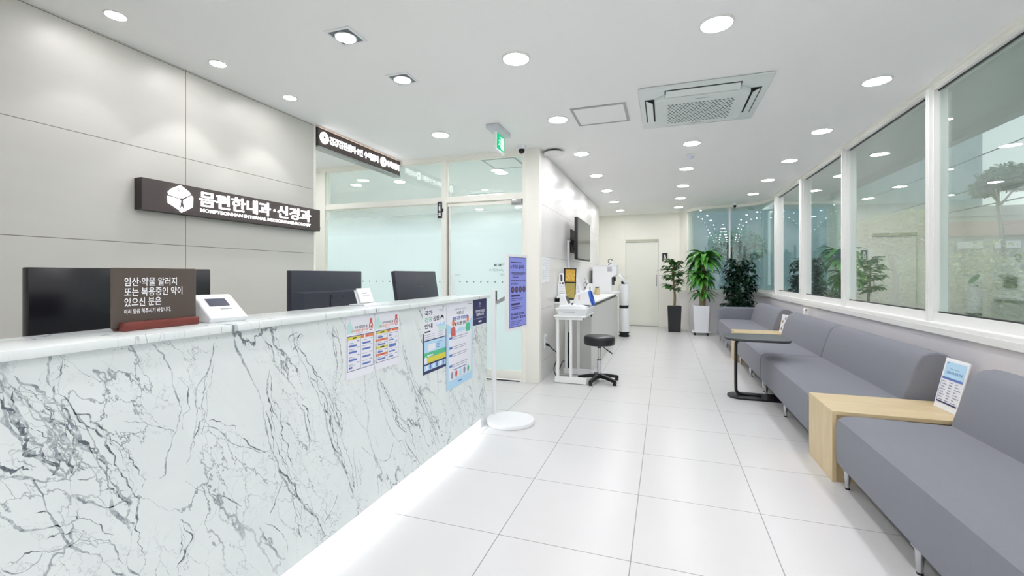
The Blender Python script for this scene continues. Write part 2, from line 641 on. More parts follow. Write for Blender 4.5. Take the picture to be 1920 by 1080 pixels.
# far wall: panels with two slim battens and a groove, door opening between them
m = MB()
m.box(-1.7, -0.883, YF, YF + 0.12, 0, 2.095); m.box(-1.7, -0.883, YF, YF + 0.12, 2.105, H)
m.box(-0.13, 0.62, YF, YF + 0.12, 0, 2.095); m.box(-0.13, 0.62, YF, YF + 0.12, 2.105, H)
m.box(-0.883, -0.13, YF, YF + 0.12, 2.06, H)
m.box(-1.7, 0.62, YF + 0.01, YF + 0.12, 2.09, 2.11)
m.box(-0.955, -0.895, YF - 0.012, YF + 0.01, 0, H); m.box(-0.118, -0.058, YF - 0.012, YF + 0.01, 0, H)
struct('wall_far', m, M_cream)
m = MB(); m.box(-1.7, -1.6, 9.5, YF, 0, H); struct('wall_far_side', m, M_cream)

# far door: recessed leaf with a header strip and a long pull
m = MB(); m.box(-0.878, -0.135, YF + 0.035, YF + 0.075, 0.012, 1.99, bev=0.002, seg=1)
dr = struct('door_2', m, mat('door_leaf', (238, 239, 230), 0.4))
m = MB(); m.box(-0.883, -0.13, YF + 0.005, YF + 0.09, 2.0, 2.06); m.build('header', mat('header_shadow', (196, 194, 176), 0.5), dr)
m = MB(); m.box(-0.185, -0.165, YF + 0.018, YF + 0.035, 0.95, 1.22, bev=0.003); m.build('handle', M_steel, dr)
m = MB(); m.box(-0.883, -0.13, YF + 0.0, YF + 0.1, 0, 0.012); m.build('threshold', M_steel, dr)

# ---- right wall below the windows, the window band and the curved corner
def catmull(pts, k=8):
    out = []
    for i in range(len(pts) - 1):
        p0 = pts[max(i - 1, 0)]; p1 = pts[i]; p2 = pts[i + 1]; p3 = pts[min(i + 2, len(pts) - 1)]
        for j in range(k):
            t = j / k
            out.append(tuple(0.5 * (2 * p1[a] + (p2[a] - p0[a]) * t + (2 * p0[a] - 5 * p1[a] + 4 * p2[a] - p3[a]) * t * t + (3 * p1[a] - p0[a] - 3 * p2[a] + p3[a]) * t ** 3) for a in (0, 1)))
    out.append(pts[-1])
    return out
CURVE = catmull([(0.36, 10.97), (0.44, 10.80), (0.50, 10.60), (0.58, 10.36), (0.74, 10.18), (0.97, 10.115), (1.25, 10.10), (1.50, 10.06), (1.70, 9.93), (1.84, 9.70), (1.905, 9.42), (1.92, 9.10)])
def arc(x0, x1=9, y1=9):
    return [p for p in CURVE if x0 <= p[0] <= x1 and p[1] >= y1]
def ribbon(mb, pts, z0, z1, d0, d1, mi=0, smooth=True):
    """a wall strip that follows pts, from offset d0 to d1 along the left-hand normal"""
    n = len(pts)
    L, R = [], []
    for i in range(n):
        a = Vector(pts[max(i - 1, 0)] + (0,)); b = Vector(pts[min(i + 1, n - 1)] + (0,))
        t = (b - a).normalized()
        nr = Vector((t.y, -t.x, 0))
        c = Vector(pts[i] + (0,))
        L.append(c + nr * d0); R.append(c + nr * d1)
    vs = []
    for i in range(n):
        for q, z in ((L[i], z0), (R[i], z0), (R[i], z1), (L[i], z1)):
            vs.append((q.x, q.y, z))
    fs = []
    for i in range(n - 1):
        for j in range(4):
            k = (j + 1) % 4
            fs.append((i * 4 + j, i * 4 + k, i * 4 + 4 + k, i * 4 + 4 + j))
    fs += [(0, 1, 2, 3), tuple((n - 1) * 4 + j for j in (3, 2, 1, 0))]
    mb.add(vs, fs, mi, smooth)

m = MB(); m.box(XR, XR + 0.14, YB, 9.10, 0, 0.81); struct('wall_right', m, M_lowwall)
m = MB(); m.box(XR, XR + 0.14, YB, 2.0, 0.81, H); struct('wall_right_near', m, M_white)
m = MB(); ribbon(m, CURVE, 0, 0.81, 0.04, -0.08); struct('wall_corner', m, M_lowwall)
# window board and head
m = MB(); m.box(1.84, XR + 0.14, 2.0, 9.12, 0.81, 0.875, bev=0.006); m.box(1.835, 1.86, 2.0, 9.12, 0.80, 0.845)
struct('trim_4', m, M_white)
m = MB(); ribbon(m, CURVE, 0.81, 0.875, 0.085, -0.10); struct('trim_5', m, M_white)
m = MB(); m.box(1.885, 2.0, 2.0, 9.12, 2.612, H); m.box(1.862, 1.885, 2.0, 9.12, 2.632, H); struct('trim_6', m, M_cream)
m = MB(); ribbon(m, CURVE, 2.612, H, 0.03, -0.08); struct('trim_7', m, M_cream)
# windows: frame, pane
wins = [(2.05, 4.168), (4.205, 5.853), (5.905, 7.44), (7.55, 9.02)]
for i, (a, b) in enumerate(wins):
    m = MB()
    fr = 0.012
    m.box(1.90, 1.985, a, b, 0.875, 0.94); m.box(1.90, 1.985, a, b, 2.60, 2.615)
    m.box(1.90, 1.985, a, a + fr, 0.94, 2.60); m.box(1.90, 1.985, b - fr, b, 0.94, 2.60)
    w = struct('window_%d' % (i + 1), m, M_white)
    g = MB(); g.box(1.935, 1.943, a + 0.01, b - 0.01, 0.93, 2.61); g.build('pane', M_glass if i < 2 else M_glass_teal, w)
    g = MB(); g.box(1.928, 1.936, a + fr, b - fr, 0.935, 0.95); g.box(1.928, 1.936, a + fr, b - fr, 2.59, 2.60)
    g.build('gasket', M_black, w)
for i, (a, b) in enumerate([(4.168, 4.205), (5.853, 5.905), (7.44, 7.55), (9.02, 9.12)]):
    m = MB(); m.box(1.875, 1.99, a, b, 0.875, 2.62, bev=0.003, seg=1); m.box(1.868, 1.876, a + 0.012, b - 0.012, 0.875, 2.62)
    struct('trim_%d' % (8 + i), m, M_white)
# curved panes with their post
for i, (pts) in enumerate([arc(0.49, 1.235), arc(1.285, 1.93, 9.12)]):
    m = MB(); ribbon(m, pts, 0.875, 0.925, 0.02, -0.05); ribbon(m, pts, 2.595, 2.62, 0.02, -0.05)
    w = struct('window_%d' % (5 + i), m, M_white)
    g = MB(); ribbon(g, pts, 0.92, 2.60, 0.004, -0.004); g.build('pane', M_glass_teal, w)
m = MB(); ribbon(m, arc(1.235, 1.285), 0.875, 2.62, 0.045, -0.045, smooth=False); struct('trim_12', m, M_white)
m = MB(); ribbon(m, [p for p in CURVE if p[0] <= 0.50], 0.875, 2.62, 0.035, -0.08); struct('trim_13', m, M_cream)

# ------------------------------------------------------------------ glazed partition (y = 4.84) with its door
PY = 4.84
m = MB()
m.box(-6.4, -1.486, PY - 0.03, PY + 0.06, 2.595, H)               # head
m.box(-6.4, -1.486, PY - 0.03, PY + 0.06, 2.088, 2.150)           # transom
m.box(-2.555, -2.492, PY - 0.032, PY + 0.06, 0, 2.60)             # post beside the door
m.box(-1.522, -1.4865, PY - 0.034, PY + 0.06, 0, 2.60)
m.box(-4.375, -4.30, PY - 0.04, PY + 0.06, 0, 2.60)
m.box(-6.4, -4.375, PY + 0.0, PY + 0.06, 0, 2.60)
m.box(-4.30, -2.555, PY - 0.03, PY + 0.06, 0, 0.10)
struct('trim_14', m, M_cream)
def frost_front(g, mt):
    g.m = [0 if k == 2 else 1 for k in range(6)]       # the film is stuck to the front face only
def pane_struct(nm, x0, x1, z0, z1, mt):
    m = MB()
    fr = 0.012
    m.box(x0, x1, PY - 0.01, PY + 0.03, z0, z0 + fr); m.box(x0, x1, PY - 0.01, PY + 0.03, z1 - fr, z1)
    m.box(x0, x0 + fr, PY - 0.01, PY + 0.03, z0 + fr, z1 - fr); m.box(x1 - fr, x1, PY - 0.01, PY + 0.03, z0 + fr, z1 - fr)
    w = struct(nm, m, M_cream)
    g = MB(); g.box(x0 + 0.004, x1 - 0.004, PY + 0.005, PY + 0.013, z0 + 0.004, z1 - 0.004); frost_front(g, mt) if mt is M_frost else None; g.build('pane', [mt, M_clear], w)
    return w
pane_struct('window_7', -4.30, -2.555, 2.150, 2.595, M_clear)
pane_struct('window_8', -2.492, -1.522, 2.150, 2.595, M_clear)
w9 = pane_struct('window_9', -4.30, -2.555, 0.10, 2.088, M_frost)
M_dot = mat('grey_green_print', (120, 140, 136), 0.6)
m = MB(); F = Face(m, (0, PY + 0.005, 0), (1, 0, 0), (0, 0, 1))
for k in range(17):
    F.disc(-4.23 + k * 0.102, 1.136, 0.009, 0.009, 0, 0.003, 12)
m.build('dot_band', M_dot, w9)
# glass door
m = MB()
m.box(-2.485, -1.53, PY - 0.006, PY + 0.036, 0.02, 0.115); m.box(-2.485, -1.53, PY - 0.006, PY + 0.036, 2.045, 2.08)
m.box(-2.487, -2.474, PY - 0.006, PY + 0.036, 0.115, 2.045, 1)
m.box(-2.468, -2.455, PY - 0.006, PY + 0.036, 0.115, 2.045); m.box(-1.54, -1.53, PY - 0.006, PY + 0.036, 0.115, 2.045)
d1 = struct('door_1', m, [M_cream, M_steel])
g = MB(); g.box(-2.46, -1.535, PY + 0.010, PY + 0.018, 0.11, 2.05); frost_front(g, M_frost); g.build('pane', [M_frost, M_clear], d1)
m = MB(); m.box(-1.655, -1.535, PY - 0.045, PY - 0.006, 2.02, 2.085, bev=0.004); m.build('door_closer', M_steel, d1)
m = MB(); m.box(-2.15, -1.56, PY - 0.035, PY - 0.03, 0.0, 0.012); m.build('sill_plate', M_dark, d1)
m = MB(); m.tube([(-2.345, PY + 0.01, 1.22), (-2.36, PY - 0.04, 1.232), (-2.385, PY - 0.055, 1.215), (-2.385, PY - 0.055, 0.62), (-2.375, PY - 0.04, 0.60), (-2.36, PY + 0.01, 0.60)], 0.012)
m.build('handle', M_plastic, d1)
m = MB(); F = Face(m, (0, PY + 0.010, 0), (1, 0, 0), (0, 0, 1))
for k in range(9):
    F.disc(-2.42 + k * 0.0908, 1.137, 0.009, 0.009, 0, 0.003, 12)
F.text('MOMPYEONHAN', -1.885, -1.60, 1.318, 1.350, 1, 0.003, 0.004)
F.text('INTERNAL MEDICINE', -1.945, -1.585, 1.262, 1.290, 2, 0.003, 0.0)
F.text('NEUROLOGY', -1.815, -1.60, 1.212, 1.236, 2, 0.003, 0.0)
m.build('lettering', [M_dot, mat('grey_lettering', (96, 112, 110), 0.6), mat('pale_grey_lettering', (160, 178, 174), 0.6)], d1)

# ------------------------------------------------------------------ outside the windows
m = MB(); m.box(2.02, 60, -12, 70, -0.5, -0.4); m.box(-40, 60, 11.4, 70, -0.5, -0.4); struct('ground', m, mat('asphalt', (150, 156, 152), 0.9, noise=0.1, nscale=0.8))
m = MB(); m.box(2.03, 2.72, -2, 9.2, 2.60, 2.70); m.box(2.66, 2.76, -2, 9.2, 2.52, 2.60)
struct('exterior_canopy', m, mat('weathered_soffit', (150, 160, 150), 0.8, noise=0.2, nscale=3.0))

def facade(name, label, x0, x1, y0, y1, z1, rgb, win, cols, rows, face):
    """a distant block: walls with a parapet, each storey's window band a child"""
    t = thing(name, label, 'building', ((x0 + x1) / 2, (y0 + y1) / 2, -0.4))
    b = MB(); b.box(x0, x1, y0, y1, -0.4, z1); b.box(x0 - 0.15, x1 + 0.15, y0 - 0.15, y1 + 0.15, z1, z1 + 0.5)
    b.build('walls', mat(name + '_render', rgb, 0.85, noise=0.05, nscale=0.5), t)
    for r in range(rows):
        wz0 = 1.2 + r * (z1 - 1.5) / rows
        wz1 = wz0 + (z1 - 1.5) / rows * 0.55
        for c in range(cols):
            w = MB()
            if 'x' in face:
                a = y0 + (c + 0.2) * (y1 - y0) / cols; e = y0 + (c + 0.8) * (y1 - y0) / cols
                w.box(x0 - 0.03, x0 + 0.05, a, e, wz0, wz1)
                w.build('window', mat(name + '_glass', win, 0.3), t)
                w = MB()
            if 'y' in face:
                a = x0 + (c + 0.2) * (x1 - x0) / cols; e = x0 + (c + 0.8) * (x1 - x0) / cols
                w.box(a, e, y0 - 0.03, y0 + 0.05, wz0, wz1)
                w.build('window', mat(name + '_glass', win, 0.3), t)
    return t
facade('tower_block', 'tall grey-blue tower block rising behind the hedge outside the nearest window', 13.5, 21.0, 40, 52, 18.5, (178, 198, 200), (166, 187, 190), 6, 7, 'xy')
t = facade('shop_building', 'low shop building with a faded red fascia outside the nearest window', 12.6, 24, 30, 36, 4.3, (186, 190, 182), (150, 162, 156), 7, 1, 'y')
m = MB(); m.box(12.8, 23.8, 29.75, 30.0, 3.25, 4.0); m.build('fascia', mat('faded_red_fascia', (196, 160, 148), 0.7), t)
for k in range(2):
    m = MB(); m.box(14.6 + 1.5 * k, 15.6 + 1.5 * k, 29.68, 29.75, 2.6, 2.95); m.build('shop_sign', M_paper, t)

M_hedge = mat('hedge_leaf', (192, 198, 150), 0.7, noise=0.35, nscale=6)
M_hedge2 = mat('tree_leaf', (124, 156, 136), 0.7, noise=0.35, nscale=6)
M_hedge3 = mat('blue_green_leaf', (128, 176, 166), 0.7, noise=0.35, nscale=6)
M_bark = mat('bark', (140, 138, 126), 0.9, noise=0.2, nscale=30)
def leafcloud(mb, c, r, n, size, rg, mi=0, squash=0.9):
    for _ in range(n):
        while True:
            q = Vector((rg.uniform(-1, 1), rg.uniform(-1, 1), rg.uniform(-1, 1)))
            if 0.25 < q.length < 1:
                break
        q = Vector((c[0] + q.x * r[0], c[1] + q.y * r[1], c[2] + q.z * r[2]))
        d = Vector((rg.uniform(-1, 1), rg.uniform(-1, 1), rg.uniform(-0.6, 0.6))).normalized()
        e = d.orthogonal().normalized()
        e = (e * math.cos(rg.uniform(0, 6.3)) + d.cross(e) * math.sin(rg.uniform(0, 6.3)))
        s = size * rg.uniform(0.6, 1.3)
        mb.add([q - d * s, q + e * s * 0.45, q + d * s, q - e * s * 0.45], [(0, 1, 2, 3)], mi)
rg = random.Random(3)
m = MB()
for k in range(26):
    y = 5.0 + k * 1.1
    leafcloud(m, (9.5 + rg.uniform(-0.4, 0.4), y, 0.9), (1.0, 0.9, 1.5), 620, 0.065, rg, 0)
    leafcloud(m, (9.5 + rg.uniform(-0.4, 0.4), y, 0.7), (0.7, 0.8, 1.2), 160, 0.16, rg, 0)
tag(m.build('hedge', M_hedge, None, off=(9.5, 12, -0.4)), 'yellow-green clipped hedge along the street outside the windows', 'hedge', kind='stuff')
def outdoor_tree(label, x, y, h, r, mt, seed):
    rg = random.Random(seed)
    t = thing('street_tree', label, 'tree', (x, y, -0.4))
    b = MB(); b.tube([(x, y, -0.4), (x + 0.1, y, h * 0.35), (x - 0.05, y + 0.1, h * 0.6), (x, y, h * 0.85)], 0.14, 8, radii=[0.11, 0.08, 0.06, 0.03])
    for k in range(5):
        a = rg.uniform(0, 6.28)
        b.tube([(x, y, h * 0.6), (x + math.cos(a) * r * 0.4, y + math.sin(a) * r * 0.5, h * 0.7), (x + math.cos(a) * r * 0.8, y + math.sin(a) * r * 0.8, h * 0.80)], 0.05, 6, radii=[0.045, 0.03, 0.01])
    b.build('trunk', M_bark, t)
    c = MB()
    for k in range(9):
        leafcloud(c, (x + rg.uniform(-.5, .5) * r, y + rg.uniform(-.5, .5) * r, h * 0.75 + rg.uniform(-.28, .3) * r), (r * .55, r * .55, r * .42), 420, 0.10, rg)
    c.build('foliage', mt, t)
outdoor_tree('round-crowned street tree against the sky in the nearest window', 13.3, 24.2, 6.9, 1.0, M_hedge2, 11)
outdoor_tree('pale green street tree showing in the second window from the camera', 6.5, 16.4, 3.2, 1.1, M_hedge, 12)
outdoor_tree('tall green tree outside the third window from the camera', 6.0, 21.8, 3.6, 1.2, M_hedge3, 13)
outdoor_tree('blue-green tree outside the last straight window before the curved corner', 2.9, 21.0, 3.3, 1.2, M_hedge3, 14)
def cable(label, p0, p1, sag, r=0.02):
    b = MB(); pts = []
    for k in range(13):
        t = k / 12
        q = Vector(p0).lerp(Vector(p1), t); q.z -= sag * 4 * t * (1 - t)
        pts.append(q)
    b.tube(pts, r, 6)
    tag(b.build('utility_cable', mat('cable_rubber', (90, 100, 100), 0.6), None, off=p0), label, 'cable', 'overhead cables over the street')
cable('highest overhead utility cable across the nearest window', (11.5, 4, 6.6), (9.6, 40, 5.4), 0.6)
cable('middle overhead utility cable across the nearest window', (11.0, 4, 4.9), (9.2, 40, 4.2), 0.4)
cable('lowest overhead utility cable across the nearest window', (10.4, 4, 3.7), (8.8, 40, 3.8), 0.3)
# the block the far corner looks onto
m = MB(); m.box(-8, 7.2, 26, 27, -0.4, 4.6); tag(m.build('boundary_wall', mat('pale_render', (150, 172, 180), 0.85, noise=0.08, nscale=0.7), None, off=(-2, 26, -0.4)), 'pale rendered wall outside behind the curved corner panes', 'wall')

# ------------------------------------------------------------------ ceiling fittings
def downlight(label, group, x, y, r=0.083):
    t = thing('downlight', label, 'ceiling light', (x, y, H), group)
    a = MB(); a.lathe([(r + 0.012, 0.0), (r + 0.012, -0.006), (r + 0.006, -0.010), (r, -0.010), (r, -0.004)], (x, y, H), 40); a.build('trim_ring', M_white, t)
    b = MB(); b.lathe([(r, -0.003), (r, -0.0075)], (x, y, H), 40, smooth=False); b.build('diffuser', M_lamp, t)
    return t
ORD = ['nearest', 'second', 'third', 'fourth', 'fifth', 'sixth', 'seventh']
first_dl = None
def place_dl(label, group, x, y):
    global first_dl
    if first_dl is None:
        first_dl = downlight(label, group, x, y)
        return first_dl
    return dup(first_dl, (x, y, H), label, group)
for k in range(7):
    place_dl('round white downlight, %s from the camera in the row along the screen wall' % ORD[k], 'round downlights by the screen wall', -0.926, 2.775 + 1.215 * k)
for k, y in enumerate([2.76, 5.18, 6.395, 7.61, 8.82, 10.0]):
    place_dl('round white downlight, %s from the camera in the middle row of the ceiling' % ORD[k], 'round downlights in the middle row', 0.28, y)
for k in range(5):
    place_dl('round white downlight, %s from the camera in the row beside the windows' % ORD[k], 'round downlights beside the windows', 1.475, 3.955 + 1.205 * k)
place_dl('round white downlight alone between the hanging sign and the green exit sign', None, -2.157, 4.036)
for x in (-0.926, 0.28, 1.475):  # rows continued out of view, added for their light and reflections
    for y in (1.55, 0.34, -0.87):
        place_dl('unseen round downlight added for its light, above and behind the camera', 'added downlights above the camera', x, y)
place_dl('unseen round downlight added for its light, above and behind the camera', 'added downlights above the camera', 1.475, 2.75)

for x, y in ((-4.3, 4.1), (-5.5, 4.1)):  # unseen lamps added to brighten the otherwise dark passage
    place_dl('unseen round downlight added to brighten the passage behind the reception wall', 'added downlights in the passage', x, y)

def washer(label, x, y, first):
    if first is None:
        t = thing('wall_washer_light', label, 'ceiling light', (x, y, H), 'small lights along the reception wall')
        a = MB(); a.lathe([(0.056, 0.0), (0.056, -0.004), (0.047, -0.006), (0.047, -0.003)], (x, y, H), 32); a.build('trim_ring', M_white, t)
        b = MB(); b.lathe([(0.047, -0.002), (0.047, -0.0045)], (x, y, H), 32, smooth=False); b.build('diffuser', M_lamp, t)
    else:
        t = dup(first, (x, y, H), label)
    L = bpy.data.lights.new('wall_washer_spot', 'SPOT')
    L.energy = 5.5
    L.spot_size = math.radians(84)
    L.spot_blend = 0.35
    L.shadow_soft_size = 0.03
    lo = bpy.data.objects.new('wall_washer_spot', L)
    COL.objects.link(lo)
    lo.location = (0, 0, -0.02)
    lo.parent = t
    return t
w0 = washer('small round light nearest the camera, above the reception wall', -2.855, 1.60, None)
washer('small round light in the middle of the three above the reception wall', -2.855, 2.19, w0)
washer('small round light above the right end of the illuminated wall sign', -2.855, 2.80, w0)

def square_light(label, x, y, first):
    if first is not None:
        return dup(first, (x, y, H), label)
    t = thing('square_spotlight', label, 'ceiling light', (x, y, H), 'square spotlights over the reception desk')
    s, q = 0.088, 0.072
    a = MB()
    for (x0, x1, y0, y1) in ((-s, s, -s, -q), (-s, s, q, s), (-s, -q, -q, q), (q, s, -q, q)):
        a.box(x + x0, x + x1, y + y0, y + y1, H - 0.008, H, bev=0.002, seg=1)
    a.build('frame', M_plastic, t)
    b = MB(); b.box(x - q, x + q, y - q, y + q, H - 0.0045, H - 0.0005); b.build('housing', mat('lamp_housing_grey', (120, 124, 130), 0.4), t)
    c = MB(); c.lathe([(0.066, -0.004), (0.066, -0.012), (0.058, -0.014), (0.056, -0.006)], (x, y, H), 36); c.build('reflector_ring', M_chrome, t)
    d = MB(); d.lathe([(0.055, -0.005), (0.05, -0.013)], (x, y, H), 36); d.build('bulb', M_lamp, t)
    return t
s0 = square_light('square recessed spotlight nearer the camera above the reception counter', -1.803, 2.187, None)
square_light('square recessed spotlight farther from the camera, towards the glass partition', -1.803, 2.795, s0)

# air conditioner cassette
t = thing('air_conditioner', 'white ceiling cassette air conditioner with perforated intake grille', 'air conditioner', (0.27, 4.015, H))
x0, x1, y0, y1 = -0.195, 0.742, 3.532, 4.502
M_ac = mat('air_conditioner_white', (224, 231, 229), 0.45)
M_slot = mat('slot_shadow', (52, 62, 60), 0.6)
a = MB(); a.box(x0, x1, y0, y1, H - 0.018, H - 0.0, bev=0.012, seg=2); a.build('surround', M_ac, t)
a = MB()
xa, xb, ya, yb = -0.075, 0.615, 3.675, 4.36
c = 0.07
a.prism([(xa + c, ya), (xb - c, ya), (xb, ya + c), (xb, yb - c), (xb - c, yb), (xa + c, yb), (xa, yb - c), (xa, ya + c)], 'z', H - 0.055, H - 0.016, bev=0.008)
a.build('intake_panel', M_ac, t)
a = MB()
gx0, gx1, gy0, gy1 = 0.018, 0.525, 3.80, 4.27
a.box(gx0, gx1, gy0, gy1, H - 0.0568, H - 0.0548)
nx, ny = 17, 13
F = Face(a, (0, 0, H - 0.0572), (1, 0, 0), (0, -1, 0))
for i in range(nx):
    for j in range(ny):
        u = gx0 + (i + 0.5 + (0.5 if j % 2 else 0) * 0.9) * (gx1 - gx0) / (nx + 0.5)
        v = gy0 + (j + 0.5) * (gy1 - gy0) / ny
        a.add([(u + 0.0105 * math.cos(k * PI / 3), v + 0.0135 * math.sin(k * PI / 3 ), H - 0.0574) for k in range(6)], [tuple(range(6))], 1)
a.build('grille', [M_ac, mat('grille_opening', (112, 126, 124), 0.7)], t)
a = MB(); a.box(0.22, 0.33, 3.735, 3.742, H - 0.0565, H - 0.054); a.box(0.22, 0.33, 4.31, 4.317, H - 0.0565, H - 0.054); a.build('finger_slot', M_steel, t)
def louvre(u0, u1, axis, base, outw):
    s = MB(); f = MB()
    if axis == 'x':
        s.box(u0, u1, min(base, base + outw * 0.075), max(base, base + outw * 0.075), H - 0.0195, H - 0.017)
        f.add([(u0 + .01, base + outw * 0.012, H - 0.052), (u1 - .01, base + outw * 0.012, H - 0.052), (u1 - .01, base + outw * 0.064, H - 0.026), (u0 + .01, base + outw * 0.064, H - 0.026),
               (u0 + .01, base + outw * 0.012, H - 0.048), (u1 - .01, base + outw * 0.012, H - 0.048), (u1 - .01, base + outw * 0.064, H - 0.022), (u0 + .01, base + outw * 0.064, H - 0.022)],
              [(0, 1, 2, 3), (7, 6, 5, 4), (0, 4, 5, 1), (1, 5, 6, 2), (2, 6, 7, 3), (3, 7, 4, 0)])
    else:
        s.box(min(base, base + outw * 0.075), max(base, base + outw * 0.075), u0, u1, H - 0.0195, H - 0.017)
        f.add([(base + outw * 0.012, u0 + .01, H - 0.052), (base + outw * 0.012, u1 - .01, H - 0.052), (base + outw * 0.064, u1 - .01, H - 0.026), (base + outw * 0.064, u0 + .01, H - 0.026),
               (base + outw * 0.012, u0 + .01, H - 0.048), (base + outw * 0.012, u1 - .01, H - 0.048), (base + outw * 0.064, u1 - .01, H - 0.022), (base + outw * 0.064, u0 + .01, H - 0.022)],
              [(0, 1, 2, 3), (7, 6, 5, 4), (0, 4, 5, 1), (1, 5, 6, 2), (2, 6, 7, 3), (3, 7, 4, 0)])
    so = s.build('air_outlet', M_slot, t)
    f.build('louvre', M_ac, so)
louvre(0.0, 0.54, 'x', 3.672, -1); louvre(0.0, 0.54, 'x', 4.363, 1)
louvre(3.75, 4.29, 'y', -0.078, -1); louvre(3.75, 4.29, 'y', 0.618, 1)

def hatch(label, x0, x1, y0, y1, first=None):
    t = thing('ceiling_hatch', label, 'ceiling hatch', ((x0 + x1) / 2, (y0 + y1) / 2, H))
    a = MB(); w = 0.022
    for q in ((x0, x1, y0, y0 + w), (x0, x1, y1 - w, y1), (x0, x0 + w, y0 + w, y1 - w), (x1 - w, x1, y0 + w, y1 - w)):
        a.box(q[0], q[1], q[2], q[3], H - 0.007, H)
    a.build('frame', mat('hatch_aluminium', (170, 173, 172), 0.45, 0.3), t)
    b = MB(); b.box(x0 + w, x1 - w, y0 + w, y1 - w, H - 0.004, H); b.build('panel', M_ceil, t)
hatch('square access hatch with grey metal frame beside the air conditioner', -0.772, -0.305, 3.775, 4.232)
hatch('square access hatch in the ceiling of the glazed room, seen through the upper pane', -2.16, -1.72, 5.10, 5.60)

# exit sign
t = thing('exit_sign', 'green running-man exit sign hanging on the ceiling near the glass door', 'exit sign', (-1.54, 4.06, H))
a = MB(); a.box(-1.605, -1.475, 3.90, 4.25, H - 0.045, H, bev=0.008); a.build('mount', mat('grey_white_plastic', (206, 210, 216), 0.4), t)
a = MB(); a.box(-1.555, -1.525, 3.97, 4.215, H - 0.225, H - 0.04, bev=0.006)
F = Face(a, (-1.525, 3.97, H - 0.225), (0, 1, 0), (0, 0, 1))
a2 = MB(); F2 = Face(a2, (-1.525, 3.97, H - 0.225), (0, 1, 0), (0, 0, 1))
a.build('case', M_plastic, t)
F2.box(0.02, 0.225, 0.018, 0.165, 0, 0.0, 0.002)
F2.poly([(0.125, 0.03), (0.205, 0.03), (0.205, 0.15), (0.125, 0.15)], 1, 0.003)
F2.disc(0.098, 0.135, 0.011, 0.011, 1, 0.003)
F2.poly([(0.085, 0.118), (0.115, 0.122), (0.11, 0.085), (0.085, 0.08)], 1, 0.003)
F2.poly([(0.09, 0.085), (0.105, 0.085), (0.125, 0.045), (0.112, 0.042)], 1, 0.0034)
F2.poly([(0.085, 0.088), (0.1, 0.085), (0.07, 0.055), (0.05, 0.06), (0.052, 0.068), (0.068, 0.067)], 1, 0.0034)
F2.poly([(0.085, 0.118), (0.06, 0.10), (0.064, 0.094), (0.088, 0.11)], 1, 0.0034)
a2.build('pictogram', [emat('exit_green_glow', (40, 205, 140), 1.1), emat('exit_white_glow', (220, 255, 240), 1.3)], t)
a = MB(); a.box(-1.552, -1.528, 3.98, 4.205, H - 0.05, H - 0.045); a.build('light_bar', emat('exit_mint_glow', (130, 240, 200), 1.6), t)

def dome_camera(label, x, y, r):
    t = thing('dome_camera', label, 'security camera', (x, y, H))
    a = MB(); a.lathe([(r, 0), (r, -0.02), (r * 0.92, -0.035), (r * 0.6, -0.04)], (x, y, H), 32); a.build('base', M_plastic, t)
    a = MB(); a.lathe([(r * 0.62, -0.036), (r * 0.6, -0.055), (r * 0.45, -0.075), (r * 0.2, -0.085), (0.002, -0.087)], (x, y, H), 28); a.build('dome', mat('black_dome', (14, 14, 16), 0.1), t)
dome_camera('white dome camera with black lens above the pale post by the glass door', -1.50, 4.69, 0.058)
dome_camera('small black dome camera on the ceiling at the far curved corner', 1.33, 9.85, 0.05)
t = thing('ceiling_speaker', 'flat round white disc standing off the ceiling at the screen wall corner', 'ceiling speaker', (-1.205, 4.99, H))
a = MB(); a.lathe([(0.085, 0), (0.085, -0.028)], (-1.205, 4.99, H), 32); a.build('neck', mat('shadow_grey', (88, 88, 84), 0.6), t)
a = MB(); a.lathe([(0.116, -0.028), (0.118, -0.034), (0.112, -0.042), (0.05, -0.046), (0.002, -0.046)], (-1.205, 4.99, H), 48); a.build('disc', M_white, t)
t = thing('smoke_detector', 'small round smoke detector between the middle row of downlights', 'smoke detector', (0.294, 5.685, H))
a = MB(); a.lathe([(0.055, 0), (0.055, -0.012), (0.045, -0.02)], (0.294, 5.685, H), 32); a.build('base', M_plastic, t)
a = MB(); a.lathe([(0.036, -0.02), (0.034, -0.04), (0.02, -0.05), (0.002, -0.051)], (0.294, 5.685, H), 28); a.build('sensor', mat('pale_blue_plastic', (205, 212, 226), 0.4), t)

# ------------------------------------------------------------------ signs on and beside the reception wall
M_signbox = mat('dark_bronze_sign', (74, 66, 64), 0.4)
M_signedge = mat('black_sign_edge', (38, 33, 31), 0.45)
M_letter = emat('lit_letter', (255, 252, 255), 3.4)
t = thing('wall_sign', 'long dark illuminated clinic sign with white letters and logo on the stone wall', 'sign', (-3.12, 2.62, 1.74))
a = MB(); a.box(-3.155, -3.088, 1.868, 3.385, 1.632, 1.832, 1); F = Face(a, (-3.088, 1.868, 1.632), (0, 1, 0), (0, 0, 1))
F.rect(0.001, 1.516, 0.001, 0.199, 0, 0.001); a.build('box', [M_signbox, M_signedge], t)
a = MB(); F = Face(a, (-3.088, 1.868, 1.632), (0, 1, 0), (0, 0, 1))
